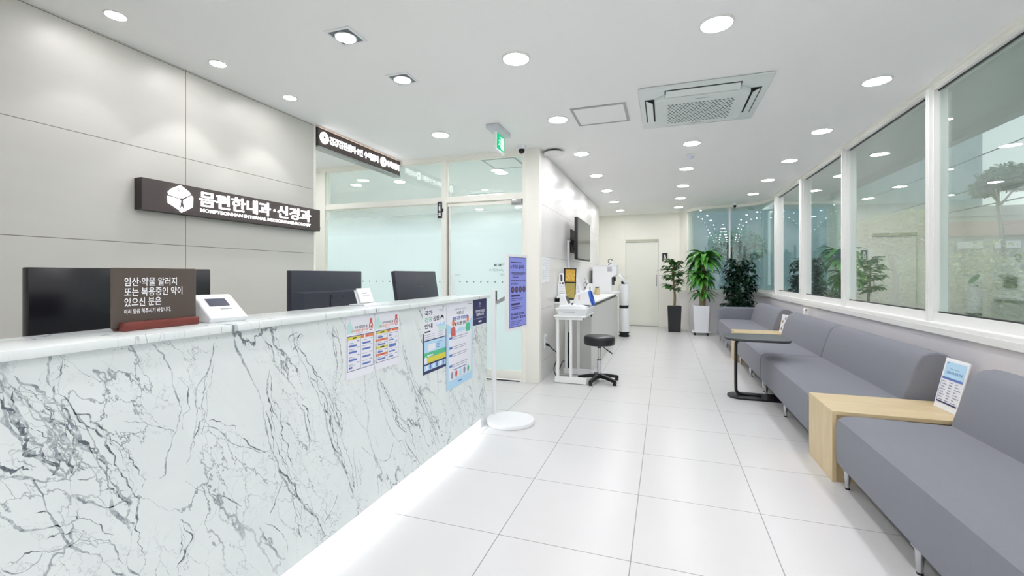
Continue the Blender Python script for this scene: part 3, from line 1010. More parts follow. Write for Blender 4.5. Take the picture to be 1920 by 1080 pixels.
# mark: a faceted hexagon split in four
def mark(F, cu, cv, s, mi, d):
    P = lambda *q: [(cu + s * x, cv + s * y) for x, y in q]
    F.slab(P((-0.62, 0.62), (-0.02, 0.98), (0.62, 0.60), (0.74, 0.40), (0.16, 0.06), (-0.08, 0.02), (-0.80, 0.16), (-0.86, 0.34)), mi, d, d + 0.008)
    F.slab(P((-0.88, 0.06), (-0.10, -0.06), (0.02, -0.14), (-0.08, -0.84), (-0.86, -0.42)), mi, d, d + 0.008)
    F.slab(P((0.24, -0.06), (0.80, 0.34), (0.90, 0.22), (0.88, -0.50), (0.34, -0.86), (0.22, -0.20)), mi, d, d + 0.008)
    F.slab(P((0.10, -0.58), (0.26, -0.90), (0.08, -1.0), (-0.06, -0.90)), mi, d, d + 0.008)
mark(F, 0.232, 0.102, 0.092, 0, 0.001)
F.poly([(0.205, 0.18), (0.212, 0.18), (0.226, 0.148), (0.221, 0.147)], 1, 0.0095)
F.disc(0.262, 0.135, 0.004, 0.005, 1, 0.0095, 10)
a.build('logo', [M_letter, M_signbox], t)
a = MB(); F = Face(a, (-3.088, 1.868, 1.632), (0, 1, 0), (0, 0, 1))
F.text('몸편한', 0.362, 0.722, 0.072, 0.178, 0, 0.001, 0.015, 0.008)
F.text('내과', 0.737, 0.955, 0.072, 0.178, 0, 0.001, 0.015, 0.008)
F.disc(0.992, 0.125, 0.012, 0.012, 0, 0.009)
F.text('신경과', 1.025, 1.395, 0.072, 0.178, 0, 0.001, 0.015, 0.008)
a.build('title_lettering', M_letter, t)
a = MB(); F = Face(a, (-3.088, 1.868, 1.632), (0, 1, 0), (0, 0, 1))
F.text('MOMPYEONHAN INTERNAL MEDICINE·NEUROLOGY', 0.37, 1.395, 0.032, 0.056, 0, 0.001, 0.005, 0.005)
a.build('subtitle_lettering', M_letter, t)
a = MB(); a.box(-3.16, -3.10, 3.385, 3.405, 1.65, 1.675, bev=0.003); a.build('bracket', M_chrome, t)

t = thing('hanging_sign', 'dark overhead direction sign with lit arrows and letters at the passage entrance', 'sign', (-3.17, 4.1, 2.55))
a = MB(); a.box(-3.215, -3.135, 3.405, 4.80, 2.458, 2.635, 1)
F = Face(a, (-3.135, 3.405, 2.458), (0, 1, 0), (0, 0, 1)); F.rect(0.012, 1.385, 0.008, 0.17, 0, 0.001)
a.build('box', [mat('brown_sign_face', (78, 66, 62), 0.4), M_signedge], t)
a = MB(); a.box(-3.22, -3.128, 3.405, 4.80, 2.44, 2.458); a.build('bottom_rail', M_steel, t)
a = MB(); a.box(-3.19, -3.155, 3.45, 4.78, 2.635, 2.64); a.build('uplight_strip', emat('warm_strip', (255, 214, 186), 1.6), t)
a = MB(); a.box(-3.185, -3.165, 3.6, 3.62, 2.64, H); a.box(-3.185, -3.165, 4.55, 4.57, 2.64, H); a.build('hanger', M_steel, t)
a = MB(); F = Face(a, (-3.135, 3.405, 2.458), (0, 1, 0), (0, 0, 1))
def arrow_disc(cu, up):
    n = 32
    F.slab([(cu + 0.057 * math.cos(2 * PI * i / n), 0.093 + 0.057 * math.sin(2 * PI * i / n)) for i in range(n)], 0, 0.001, 0.008)
    if up:
        F.poly([(cu - 0.018, 0.088), (cu + 0.018, 0.088), (cu, 0.118)], 1, 0.0085); F.poly([(cu - 0.003, 0.06), (cu + 0.003, 0.06), (cu + 0.003, 0.09), (cu - 0.003, 0.09)], 1, 0.0085)
    else:
        F.poly([(cu + 0.008, 0.075), (cu + 0.034, 0.093), (cu + 0.008, 0.111)], 1, 0.0085); F.poly([(cu - 0.03, 0.09), (cu + 0.01, 0.09), (cu + 0.01, 0.096), (cu - 0.03, 0.096)], 1, 0.0085)
arrow_disc(0.085, True)
a.build('arrow_disc', [M_letter, M_signedge], t)
a = MB(); F = Face(a, (-3.135, 3.405, 2.458), (0, 1, 0), (0, 0, 1))
arrow_disc(1.045, False)
a.build('arrow_disc', [M_letter, M_signedge], t)
a = MB(); F = Face(a, (-3.135, 3.405, 2.458), (0, 1, 0), (0, 0, 1))
F.text('건강검진센터·1인 수액센터', 0.158, 0.945, 0.055, 0.132, 0, 0.001, 0.02, 0.006)
a.build('lettering', M_letter, t)
a = MB(); F = Face(a, (-3.135, 3.405, 2.458), (0, 1, 0), (0, 0, 1))
F.text('내시경센터', 1.115, 1.37, 0.055, 0.132, 0, 0.001, 0.016, 0.006)
a.build('lettering', M_letter, t)

t = thing('room_plate', 'small dark door plate with white figures projecting from the partition post', 'door plate', (-2.57, 4.79, 2.01))
a = MB(); a.box(-2.605, -2.545, 4.792, 4.806, 1.905, 2.105, bev=0.006)
F = Face(a, (-2.605, 4.792, 1.905), (1, 0, 0), (0, 0, 1))
F.disc(0.034, 0.165, 0.009, 0.010, 1, 0.001); F.poly([(0.027, 0.15), (0.041, 0.15), (0.043, 0.085), (0.025, 0.085)], 1, 0.001)
F.rect(0.020, 0.032, 0.10, 0.145, 1, 0.001); F.rect(0.018, 0.048, 0.03, 0.065, 1, 0.001); F.rect(0.022, 0.044, 0.045, 0.05, 0, 0.0015)
a.build('plate', [M_dark, M_paper], t)
a = MB(); a.box(-2.545, -2.53, 4.80, 4.808, 1.98, 2.02); a.build('bracket', M_dark, t)

# ------------------------------------------------------------------ reception counter
M_marble = marble_mat('veined_marble', -0.494, strength=1.35)
M_marble_top = marble_mat('veined_marble_top', 0.5, flip=True, fine=0.9, strength=1.4)
CX = -1.36
t = thing('reception_counter', 'long white marble reception counter with dark grey veins and lit plinth', 'counter', (-1.7, 1.6, 0))
a = MB(); a.box(CX - 0.03, CX, -0.9, 3.325, 0.092, 1.034)
# the bold veins of this slab: (relative width, strands, points) in metres along the counter and up, drawn as flush inlays
VEINS = [
    (2.2, 4, [(1.343, 1.016), (1.371, 0.933), (1.432, 0.852), (1.480, 0.783), (1.522, 0.711), (1.556, 0.639), (1.583, 0.555), (1.611, 0.469), (1.659, 0.359), (1.688, 0.280), (1.703, 0.206)]),
    (1.6, 3, [(1.087, 1.035), (1.130, 0.961), (1.164, 0.894), (1.211, 0.801), (1.242, 0.730), (1.268, 0.636), (1.294, 0.540), (1.322, 0.473), (1.371, 0.384), (1.432, 0.286), (1.496, 0.193), (1.522, 0.105)]),
    (2.6, 5, [(0.548, 1.005), (0.575, 0.961), (0.599, 0.902), (0.625, 0.860), (0.646, 0.812), (0.668, 0.761), (0.673, 0.723)]),
    (1.8, 3, [(0.635, 0.959), (0.668, 0.895), (0.702, 0.834), (0.745, 0.760), (0.777, 0.686), (0.791, 0.625), (0.812, 0.559), (0.819, 0.500), (0.805, 0.444), (0.834, 0.386)]),
    (1.4, 2, [(0.575, 0.967), (0.620, 0.916), (0.656, 0.877), (0.696, 0.822), (0.726, 0.782), (0.758, 0.725)]),
    (1.7, 2, [(0.522, 0.839), (0.548, 0.816), (0.575, 0.805), (0.604, 0.780), (0.640, 0.738)]),
    (1.2, 2, [(0.609, 0.758), (0.640, 0.683), (0.662, 0.623), (0.696, 0.569), (0.745, 0.519), (0.777, 0.446), (0.791, 0.414)]),
    (1.1, 1, [(0.548, 0.721), (0.580, 0.679), (0.614, 0.648), (0.662, 0.619)]),
    (0.8, 1, [(0.679, 0.721), (0.708, 0.727), (0.732, 0.735)]),
    (1.0, 1, [(0.679, 0.692), (0.720, 0.666), (0.764, 0.634), (0.812, 0.631)]),
    (1.0, 1, [(0.620, 0.591), (0.656, 0.584), (0.696, 0.590)]),
    (0.8, 1, [(0.548, 0.589), (0.585, 0.579), (0.620, 0.588)]),
    (0.8, 1, [(0.848, 1.027), (0.879, 1.002), (0.911, 0.919), (0.936, 0.844), (0.932, 0.802), (0.919, 0.745), (0.895, 0.677), (0.887, 0.647), (0.867, 0.647)]),
    (0.8, 2, [(1.027, 1.006), (1.017, 0.924), (0.989, 0.857), (0.994, 0.783), (0.980, 0.742), (0.962, 0.677), (0.945, 0.649)]),
    (0.6, 1, [(0.777, 0.833), (0.834, 0.807), (0.895, 0.779), (0.911, 0.757)]),
    (0.8, 1, [(0.998, 0.754), (1.056, 0.717), (1.108, 0.661), (1.187, 0.612), (1.268, 0.561)]),
    (1.1, 2, [(1.187, 1.034), (1.249, 0.963), (1.288, 0.880), (1.301, 0.845)]),
    (0.8, 2, [(1.242, 0.879), (1.242, 0.804), (1.261, 0.735), (1.288, 0.673)]),
    (1.2, 2, [(1.565, 1.003), (1.592, 0.911), (1.611, 0.818), (1.583, 0.734)]),
    (1.6, 3, [(1.343, 0.926), (1.343, 0.949), (1.364, 0.979), (1.401, 0.986)]),
    (1.5, 3, [(1.898, 0.703), (1.947, 0.632), (2.025, 0.520), (2.066, 0.445), (2.152, 0.354), (2.167, 0.283), (2.293, 0.118)]),
    (1.3, 2, [(2.152, 0.370), (2.261, 0.386), (2.361, 0.390)]),
    (1.0, 2, [(1.343, 0.375), (1.371, 0.315), (1.386, 0.250), (1.394, 0.177)]),
    (1.2, 2, [(2.109, 0.833), (2.167, 0.693), (2.261, 0.555), (2.361, 0.425), (2.431, 0.315), (2.506, 0.163)]),
    (1.4, 2, [(2.229, 0.982), (2.293, 0.891), (2.361, 0.777), (2.396, 0.611), (2.431, 0.405)]),
    (1.0, 2, [(2.667, 0.476), (2.800, 0.302), (2.895, 0.170)]),
    (1.4, 3, [(3.103, 0.816), (3.216, 0.597), (3.276, 0.354), (3.187, 0.238), (3.246, 0.107)]),
    (0.9, 1, [(1.199, 0.338), (1.274, 0.222), (1.315, 0.144)]),
    (0.6, 1, [(1.249, 0.344), (1.268, 0.388), (1.308, 0.457)]),
    (0.8, 2, [(1.371, 0.727), (1.416, 0.668), (1.447, 0.564), (1.432, 0.510)]),
    (0.6, 1, [(1.761, 0.414), (1.850, 0.324), (1.973, 0.262), (2.025, 0.334)]),
    (0.6, 1, [(0.945, 0.605), (0.998, 0.545), (1.056, 0.504), (1.130, 0.434)]),
    (0.9, 2, [(1.698, 0.423), (1.729, 0.316), (1.740, 0.216)]),
    (1.1, 2, [(1.539, 1.019), (1.565, 0.965), (1.620, 0.907)]),
    (0.9, 1, [(0.640, 1.055), (0.643, 1.013), (0.632, 0.960)]),
    (1.0, 2, [(0.911, 0.354), (0.945, 0.420), (0.928, 0.499)]),
    (0.7, 1, [(1.602, 0.253), (1.565, 0.207), (1.513, 0.172)])]
vr = random.Random(17)
def fract(n, amp):
    o = [0.0] * n
    for step, am in ((12, 1.0), (5, 0.55), (2, 0.3)):
        k = [vr.uniform(-1, 1) for _ in range(n // step + 3)]
        for i in range(n):
            j, f = divmod(i / step, 1.0)
            j = int(j)
            o[i] += am * amp * (k[j] * (1 - f) + k[j + 1] * f)
    return o
for wd, ns, P in VEINS:
    C = catmull(P, 14)
    n = len(C)
    ns = 1 if (ns == 1 and wd < 0.75) else ns * 2
    for s_ in range(ns):
        offs = fract(n, 0.013 if s_ else 0.006)
        spread = (0.0 if ns == 1 else (s_ / (ns - 1) - 0.5) * 0.036 * wd)
        ws = fract(n, 0.8)
        i0 = 0 if s_ == 0 else vr.randint(0, n // 2)
        i1 = n if s_ == 0 else vr.randint(n // 2 + 6, n)
        vs = []
        for i in range(i0, i1):
            p, q = C[max(i - 1, 0)], C[min(i + 1, n - 1)]
            ty, tz = q[0] - p[0], q[1] - p[1]
            ln = math.hypot(ty, tz) or 1.0
            ny_, nz_ = -tz / ln, ty / ln
            e = min(1.0, (i - i0) / 6.0, (i1 - 1 - i) / 6.0)
            w = max(0.0004, (0.0031 if s_ < 2 else 0.0015) * (0.4 + 0.6 * wd) * (0.6 + 0.7 * ws[i])) * (0.25 + 0.75 * e)
            o = offs[i] + spread * math.sin(PI * (i + 0.5) / n)
            y_, z_ = C[i][0] + ny_ * o, C[i][1] + nz_ * o
            for sg in (-1, 1):
                yy = min(max(y_ + sg * ny_ * w, -0.88), 3.322); zz = min(max(z_ + sg * nz_ * w, 0.094), 1.033)
                vs.append((CX + 0.0002 + 0.00001 * s_, yy, zz))
        a.add(vs, [(2 * i, 2 * i + 2, 2 * i + 3, 2 * i + 1) for i in range(len(vs) // 2 - 1)], 1 if (s_ + ns) % 2 else 2)
a.build('front_panel', [M_marble, vein_mat('marble_vein_grey', (94, 104, 111), 0.34, 0.55), vein_mat('marble_vein_pale', (134, 144, 151), 0.34, 0.6)], t)
a = MB(); a.box(CX - 0.245, -1.338, -0.92, 3.342, 1.034, 1.058, bev=0.003); a.build('countertop', M_marble_top, t)
a = MB(); a.box(CX - 0.23, CX - 0.03, 3.295, 3.325, 0.0, 1.034); a.box(CX - 0.09, CX - 0.03, 3.27, 3.295, 0, 1.03); a.build('end_panel', M_plastic, t)
a = MB(); a.box(CX - 0.20, CX - 0.17, -0.9, 3.295, 0, 0.092); a.build('plinth', M_plastic, t)
a = MB(); a.box(CX - 0.17, CX - 0.03, -0.9, 3.295, 0.086, 0.092); a.build('underside', M_plastic, t)
a = MB(); a.box(CX - 0.13, CX - 0.06, -0.85, 3.25, 0.078, 0.086); a.build('light_strip', emat('led_strip', (250, 252, 255), 9.0), t)
a = MB(); a.box(CX - 0.235, CX - 0.215, -0.9, 3.295, 0.0, 1.034); a.build('inner_panel', M_white, t)
t = thing('reception_desk', 'low white work desk behind the marble counter, under the three monitors', 'desk', (-1.95, 1.2, 0))
a = MB(); a.box(-2.30, -1.60, -0.9, 3.32, 0.71, 0.735, bev=0.003); a.build('desk_top', M_white, t)
for yy in (-0.85, 1.2, 3.27):
    a = MB(); a.box(-2.26, -1.62, yy - 0.012, yy + 0.012, 0, 0.71); a.build('side_panel', M_white, t)

# monitors seen from behind
def monitor(label, yc, x, w, h, top, tilt, rotz, style):
    t = thing('computer_monitor', label, 'monitor', (x, yc, 0.735), 'monitors on the reception desk')
    R = Matrix.Translation((x, yc, top)) @ Matrix.Rotation(rotz, 4, 'Z') @ Matrix.Rotation(tilt, 4, 'Y')
    mshell = mat('monitor_shell', (44, 48, 60), 0.38) if style else mat('glossy_monitor_shell', (14, 15, 22), 0.22)
    a = MB(); a.xf = R
    a.box(-0.035, 0.0, -w / 2, w / 2, -h, 0, 0, bev=0.004, seg=2)
    a.build('housing', mshell, t)
    a = MB(); a.xf = R; a.box(-0.037, -0.034, -w / 2 + 0.008, w / 2 - 0.008, -h + 0.02, -0.008); a.build('screen', mat('screen_face', (10, 11, 14), 0.15), t)
    if style == 1:
        a = MB(); a.xf = R
        a.add([(0.0, -w / 2 + .01, -0.125), (0.0, w / 2 - .01, -0.125), (0.012, w / 2 - .08, -0.135), (0.012, -w / 2 + .08, -0.135), (0.0, -w / 2 + .01, -h + .01), (0.0, w / 2 - .01, -h + .01), (0.010, w / 2 - .08, -h + .02), (0.010, -w / 2 + .08, -h + .02)],
              [(0, 1, 2, 3), (3, 2, 6, 7), (0, 3, 7, 4), (1, 5, 6, 2), (4, 7, 6, 5)], 0)
        a.build('back_bulge', mshell, t)
        a = MB(); a.xf = R; a.box(0.011, 0.016, -0.01, 0.115, -h + 0.02, -0.15, 0)
        for yy in (0.0, 0.105):
            a.cyl((0.015, yy, -0.165), (0.018, yy, -0.165), 0.006, n=10, mi=1)
        a.build('stand_cover', [mshell, M_black], t)
        a = MB(); a.xf = R; F = Face(a, R @ Vector((0.0, 0, 0)), (0, 1, 0), (0, 0, 1)); a.xf = None
        F.o = R @ Vector((0.0125, -0.19, -0.28)); F.u = (R.to_3x3() @ Vector((0, 1, 0))); F.v = (R.to_3x3() @ Vector((0, 0, 1))); F.n = F.u.cross(F.v)
        F.rect(0, 0.10, 0, 0.022, 0, 0.001); F.rect(0.004, 0.096, 0.003, 0.019, 1, 0.002); F.rect(0.012, 0.075, 0.007, 0.015, 0, 0.003)
        a.build('badge', [mat('silver_print', (150, 150, 150), 0.4), M_black], t)
    if style == 2:
        a = MB(); a.xf = R
        for yy in (0.03, 0.10):
            a.cyl((-0.001, yy, -0.265), (0.002, yy, -0.265), 0.007, n=10)
        a.box(-0.001, 0.001, 0.02, 0.075, -0.142, -0.134, 1); a.build('rear_mark', [M_black, mat('dim_print', (84, 86, 94), 0.5)], t)
    a = MB(); a.tube([(x - 0.01, yc, top - h * 0.6), (x - 0.03, yc, top - h), (x - 0.03, yc, 0.75)], 0.022, 10); a.build('stand', M_dark, t)
    a = MB(); a.box(x - 0.12, x + 0.09, yc - 0.13, yc + 0.13, 0.735, 0.75, bev=0.004); a.build('base', M_dark, t)
    return t
monitor('large glossy black monitor behind the brown notice on the reception counter', 1.185, -2.0, 0.628, 0.37, 1.247, 0.0, 0.0, 0)
monitor('dark blue-grey monitor in the middle of the reception desk, badge on its back', 2.28, -2.0, 0.617, 0.365, 1.246, 0.0, 0.0, 1)
monitor('dark monitor at the far end of the reception desk, tilted backwards', 3.42 - 0.06, -2.03, 0.63, 0.37, 1.253, math.radians(-9), math.radians(-2), 2)

# brown notice in a wooden foot
t = thing('notice_stand', 'brown acrylic notice with white writing in a reddish wooden foot', 'notice', (-1.485, 0.95, 1.058))
a = MB(); a.box(-1.492, -1.485, 0.822, 1.063, 1.066, 1.242, bev=0.002, seg=1); a.build('plate', mat('brown_acrylic', (86, 76, 70), 0.25), t)
a = MB(); F = Face(a, (-1.485, 0.822, 1.066), (0, 1, 0), (0, 0, 1))
for s, u1, v0, v1 in (('임산·약물 알러지', 0.178, 0.122, 0.148), ('또는 복용중인 약이', 0.195, 0.092, 0.118), ('있으신 분은', 0.131, 0.062, 0.088)):
    F.text(s, 0.031, u1, v0, v1, 0, 0.0008, 0.012)
F.text('미리 말씀 해주시기 바랍니다.', 0.031, 0.160, 0.040, 0.055, 0, 0.0008, 0.012)
a.build('lettering', M_paper, t)
a = MB()
a.box(-1.515, -1.493, 0.838, 1.058, 1.058, 1.084, bev=0.004); a.box(-1.484, -1.462, 0.838, 1.058, 1.058, 1.084, bev=0.004); a.box(-1.50, -1.48, 0.842, 1.054, 1.0585, 1.065)
a.build('wooden_foot', mat('red_brown_wood', (112, 48, 40), 0.35, noise=0.2, nscale=40), t)

# white sloped terminal
t = thing('card_terminal', 'white wedge-shaped terminal with small screen beside the brown notice', 'terminal', (-1.51, 1.18, 1.058))
a = MB(); a.xf = Matrix.Translation((-1.505, 1.155, 1.058)) @ Matrix.Rotation(math.radians(-12), 4, 'Z')
a.prism([(0.075, 0.004), (0.082, 0.016), (-0.035, 0.088), (-0.048, 0.092), (-0.075, 0.078), (-0.082, 0.006), (-0.078, 0.0), (0.07, 0.0)], 'y', -0.062, 0.062, bev=0.005)
a.build('body', M_plastic, t)
a = MB(); a.xf = Matrix.Translation((-1.505, 1.155, 1.058)) @ Matrix.Rotation(math.radians(-12), 4, 'Z')
def slope(u):
    return 0.016 + (0.082 - u) * 0.072 / 0.117 + 0.001
a.add([(-0.018, -0.036, slope(-0.018)), (0.022, -0.036, slope(0.022)), (0.022, 0.03, slope(0.022)), (-0.018, 0.03, slope(-0.018))], [(0, 1, 2, 3)], 0)
a.build('display', mat('terminal_display', (78, 82, 98), 0.2), t)
a = MB(); a.xf = Matrix.Translation((-1.505, 1.155, 1.058)) @ Matrix.Rotation(math.radians(-12), 4, 'Z')
a.add([(0.035, -0.01, slope(0.035)), (0.04, -0.01, slope(0.04)), (0.04, 0.03, slope(0.04)), (0.035, 0.03, slope(0.035))], [(0, 1, 2, 3)], 0)
a.cyl((-0.045, -0.0615, 0.06), (-0.045, -0.064, 0.06), 0.010, n=16); a.build('marking', mat('grey_marking', (168, 174, 176), 0.5), t)

# white card holder
t = thing('card_holder', 'small white card holder on the counter in front of the middle monitor', 'card holder', (-1.55, 2.02, 1.058))
a = MB()
a.prism([(-1.60, 1.058), (-1.50, 1.058), (-1.502, 1.064), (-1.535, 1.068), (-1.562, 1.138), (-1.570, 1.138), (-1.545, 1.066), (-1.598, 1.063)], 'y', 1.965, 2.085, bev=0.002); a.build('stand', M_plastic, t)
a = MB(); a.prism([(-1.530, 1.072), (-1.524, 1.072), (-1.554, 1.148), (-1.560, 1.148)], 'y', 1.97, 2.08); a.build('cards', M_paper, t)
a = MB(); F = Face(a, (-1.5235, 1.97, 1.072), (0, 1, 0), (-0.030, 0, 0.076)); F.rect(0.03, 0.07, 0.05, 0.056, 0, 0.001); F.rect(0.03, 0.085, 0.036, 0.039, 0, 0.001); a.build('print', mat('pale_print', (180, 184, 188), 0.6), t)

# ------------------------------------------------------------------ posters on the counter front
P_white, P_blue, P_navy, P_black, P_org, P_yel, P_mint, P_sky, P_green, P_red, P_grey = range(11)
POST = [mat('poster_white', (228, 230, 238), 0.6), mat('poster_blue', (92, 118, 184), 0.6), mat('poster_navy', (40, 44, 92), 0.6), mat('poster_black', (40, 42, 52), 0.6),
        mat('poster_orange', (222, 128, 84), 0.6), mat('poster_yellow', (212, 204, 76), 0.6), mat('poster_mint', (190, 226, 222), 0.6), mat('poster_sky', (176, 214, 238), 0.6),
        mat('poster_green', (84, 186, 140), 0.6), mat('poster_red', (198, 96, 92), 0.6), mat('poster_grey', (140, 146, 168), 0.6)]
def poster(name, label, y0, y1, z0, z1, group=None):
    a = MB(); F = Face(a, (CX + 0.0005, y0, z0), (0, 1, 0), (0, 0, 1))
    F.box(0, y1 - y0, 0, z1 - z0, P_white, 0, 0.0012)
    return a, F, (y1 - y0), (z1 - z0), (lambda: tag(a.build(name, POST, None, off=(CX, (y0 + y1) / 2, z0)), label, 'poster', group))
E1 = 0.0016
def heads_person(F, u, v, s, coat, skin=P_org):
    F.disc(u, v + 0.032 * s, 0.011 * s, 0.013 * s, skin, E1 + 0.0003, 14); F.poly([(u - 0.022 * s, v - 0.02 * s), (u + 0.022 * s, v - 0.02 * s), (u + 0.018 * s, v + 0.012 * s), (u, v + 0.019 * s), (u - 0.018 * s, v + 0.012 * s)], coat, E1 + 0.0003)
    F.poly([(u - 0.010 * s, v + 0.040 * s), (u + 0.010 * s, v + 0.040 * s), (u + 0.006 * s, v + 0.047 * s), (u - 0.006 * s, v + 0.047 * s)], P_grey, E1 + 0.0006)
for k, (ya, yb) in enumerate([(1.650, 1.853), (1.862, 2.070)]):
    a, F, w, h, done = poster('price_poster', ['examination poster with yellow and orange column heads, left of the matching pair', 'examination poster with four alternating coloured bands, right of the matching pair'][k], ya, yb, 0.742 if k == 0 else 0.745, 1.030, 'examination posters on the counter')
    F.poly([(0.006, h * .72), (w * .3, h * .72), (w * .12, h * .95), (0.006, h * .86)], P_mint, E1)
    F.text('국가·건강검진 및', w * .28, w * .74, h * .79, h * .835, P_black, E1, 0.02)
    F.text('국가 암검진 실시기관', w * .16, w * .78, h * .735, h * .78, P_org, E1, 0.02)
    F.rect(w * .3, w * .74, h * .71, h * .716, P_grey, E1)
    F.disc(w * .88, h * .80, w * .075, h * .075, P_red, E1); F.rect(w * .83, w * .93, h * .86, h * .93, P_red, E1); F.disc(w * .88, h * .79, w * .05, h * .05, P_white, E1 + .0003)
    F.rect(w * .865, w * .895, h * .76, h * .82, P_red, E1 + .0006); F.rect(w * .85, w * .91, h * .78, h * .80, P_red, E1 + .0006)
    F.rect(0.006, w - 0.006, h * .675, h * .685, P_navy, E1); F.rect(0.006, w - 0.006, h * .125, h * .133, P_navy, E1)
    F.rect(0.005, 0.008, h * .125, h * .685, P_navy, E1); F.rect(w - .008, w - .005, h * .125, h * .685, P_navy, E1); F.rect(w * .5, w * .507, h * .125, h * .685, P_navy, E1)
    if k == 0:
        F.rect(w * .045, w * .495, h * .625, h * .672, P_yel, E1); F.rect(w * .51, w * .955, h * .625, h * .672, P_org, E1)
        F.rect(w * .22, w * .34, h * .638, h * .66, P_black, E1 + .0003); F.disc(w * .64, h * .648, .005, .008, P_white, E1 + .0003, 10); F.rect(w * .70, w * .78, h * .638, h * .66, P_red, E1 + .0003)
        rows = [(.10, .50), (.10, .38), (.10, .26), (.10, .15)]
        for j, vv in enumerate((.51, .41, .285, .165)):
            F.rect(w * .08, w * (.36 if j < 3 else .2), h * vv, h * (vv + .03), P_blue, E1); F.rect(w * .08, w * .24, h * (vv + .06), h * (vv + .068), P_grey, E1); F.rect(w * .36, w * .45, h * (vv + .075), h * (vv + .088), P_grey, E1); F.rect(w * .08, w * .28, h * (vv + .042), h * (vv + .047), P_grey, E1)
            F.rect(w * .56, w * .86, h * (vv + .012), h * (vv + .042), P_blue, E1); F.rect(w * .56, w * .72, h * (vv + .075), h * (vv + .083), P_grey, E1); F.rect(w * .82, w * .92, h * (vv + .08), h * (vv + .092), P_grey, E1)
    else:
        for j, vv in enumerate((.63, .50, .37, .24)):
            F.rect(w * .045, w * .495, h * vv, h * (vv + .04), P_yel if j % 2 == 0 else P_org, E1); F.rect(w * .2, w * .36, h * (vv + .01), h * (vv + .03), P_black if j % 2 == 0 else P_red, E1 + .0003)
            F.rect(w * .1, w * (.3 + .1 * (j % 2)), h * (vv - .075), h * (vv - .048), P_blue, E1); F.rect(w * .1, w * .26, h * (vv - .035), h * (vv - .027), P_grey, E1); F.rect(w * .36, w * .46, h * (vv - .035), h * (vv - .024), P_grey, E1)
        F.rect(w * .51, w * .955, h * .635, h * .675, P_org, E1); F.disc(w * .64, h * .655, .005, .008, P_white, E1 + .0003, 10); F.rect(w * .70, w * .76, h * .645, h * .665, P_red, E1 + .0003)
        for j, (vv, uu, hh) in enumerate(((.555, .66, .02), (.465, .75, .025), (.345, .86, .055), (.255, .82, .025), (.165, .74, .022))):
            F.rect(w * .56, w * uu, h * vv, h * (vv + hh), P_blue, E1); F.rect(w * .56, w * .7, h * (vv + hh + .025), h * (vv + hh + .033), P_grey, E1); F.rect(w * .82, w * .92, h * (vv + hh + .025), h * (vv + hh + .036), P_grey, E1)
    done()
a, F, w, h, done = poster('checkup_poster', 'health check-up poster with big black and green title and a waving person', 2.322, 2.617, 0.622, 1.030)
F.text('국가', .02, .115, h * .86, h * .935, P_black, E1, 0.03); F.text('건강', .02, .115, h * .765, h * .835, P_green, E1, 0.03); F.text('검진', .12, .20, h * .765, h * .835, P_black, E1, 0.03); F.text('안내', .02, .115, h * .665, h * .74, P_black, E1, 0.03)
F.rect(.19, .265, h * .925, h * .931, P_grey, E1); F.rect(.21, .265, h * .9, h * .904, P_grey, E1); F.rect(.015, .03, h * .965, h * .975, P_black, E1)
F.disc(.255, h * .965, .007, .007, P_black, E1)
F.poly([(.195, h * .60), (.285, h * .60), (.282, h * .715), (.255, h * .735), (.225, h * .735), (.203, h * .70)], P_sky, E1); F.poly([(.195, h * .60), (.285, h * .60), (.283, h * .67), (.19, h * .67)], P_mint, E1 + .0003)
F.disc(.238, h * .765, .019, .028, P_white, E1 + .0003); F.poly([(.218, h * .765), (.216, h * .80), (.228, h * .835), (.25, h * .835), (.262, h * .80), (.259, h * .765), (.25, h * .795), (.228, h * .795)], P_black, E1 + .0006)
F.poly([(.203, h * .68), (.178, h * .665), (.150, h * .715), (.160, h * .722), (.18, h * .695), (.205, h * .71)], P_sky, E1 + .0006)
F.rect(.02, .09, h * .61, h * .63, P_black, E1)
for j in range(3):
    F.rect(.02, .03, h * (.57 - j * .03), h * (.58 - j * .03), P_grey, E1); F.rect(.04, .14, h * (.57 - j * .03), h * (.576 - j * .03), P_grey, E1); F.rect(.18, .26, h * (.58 - j * .03), h * (.585 - j * .03), P_grey, E1)
F.rect(.012, w, h * .48, h * .495, P_navy, E1); F.rect(.0, .012, 0, h * .60, P_navy, E1); F.rect(w - .006, w, 0, h * .60, P_navy, E1)
F.rect(.012, w - .006, h * .31, h * .48, P_sky, E1); F.rect(.06, .15, h * .33, h * .43, P_white, E1 + .0003); F.rect(.15, .25, h * .43, h * .437, P_grey, E1 + .0003)
for j in range(3):
    F.rect(.155, .20, h * (.40 - j * .025), h * (.41 - j * .025), P_blue, E1 + .0003)
F.rect(.012, w - .006, h * .235, h * .31, P_green, E1); F.rect(.05, .12, h * .25, h * .272, P_white, E1 + .0003)
F.rect(.05, w - .012, h * .15, h * .235, P_yel, E1); F.disc(.03, h * .20, .017, .023, P_white, E1 + .0003); F.rect(.012, .05, h * .15, h * .235, P_sky, E1)
F.rect(.0, w, h * 0.0, h * .15, P_navy, E1); F.rect(.012, w - .008, h * .045, h * .125, P_sky, E1 + .0003)
for j in range(6):
    F.disc(.045 + j * .042, h * .088, .012, .016, P_blue if j % 2 else P_white, E1 + .0006, 12)
done()
a, F, w, h, done = poster('vaccination_poster', 'tall pale blue vaccination poster with two small figures, left of the navy notice', 2.622, 3.040, 0.452, 1.032)
F.poly([(0, h * .04), (0.0, h * .77), (.16, h * .66), (.16, h * .04)], P_sky, E1); F.rect(0, w, 0, h * .11, P_sky, E1); F.rect(w - .02, w, 0, h * .68, P_sky, E1); F.poly([(w, h * .80), (w - .16, h * .66), (w, h * .62)], P_sky, E1)
F.rect(.03, w - .03, h * .10, h * .64, P_white, E1 + .0003)
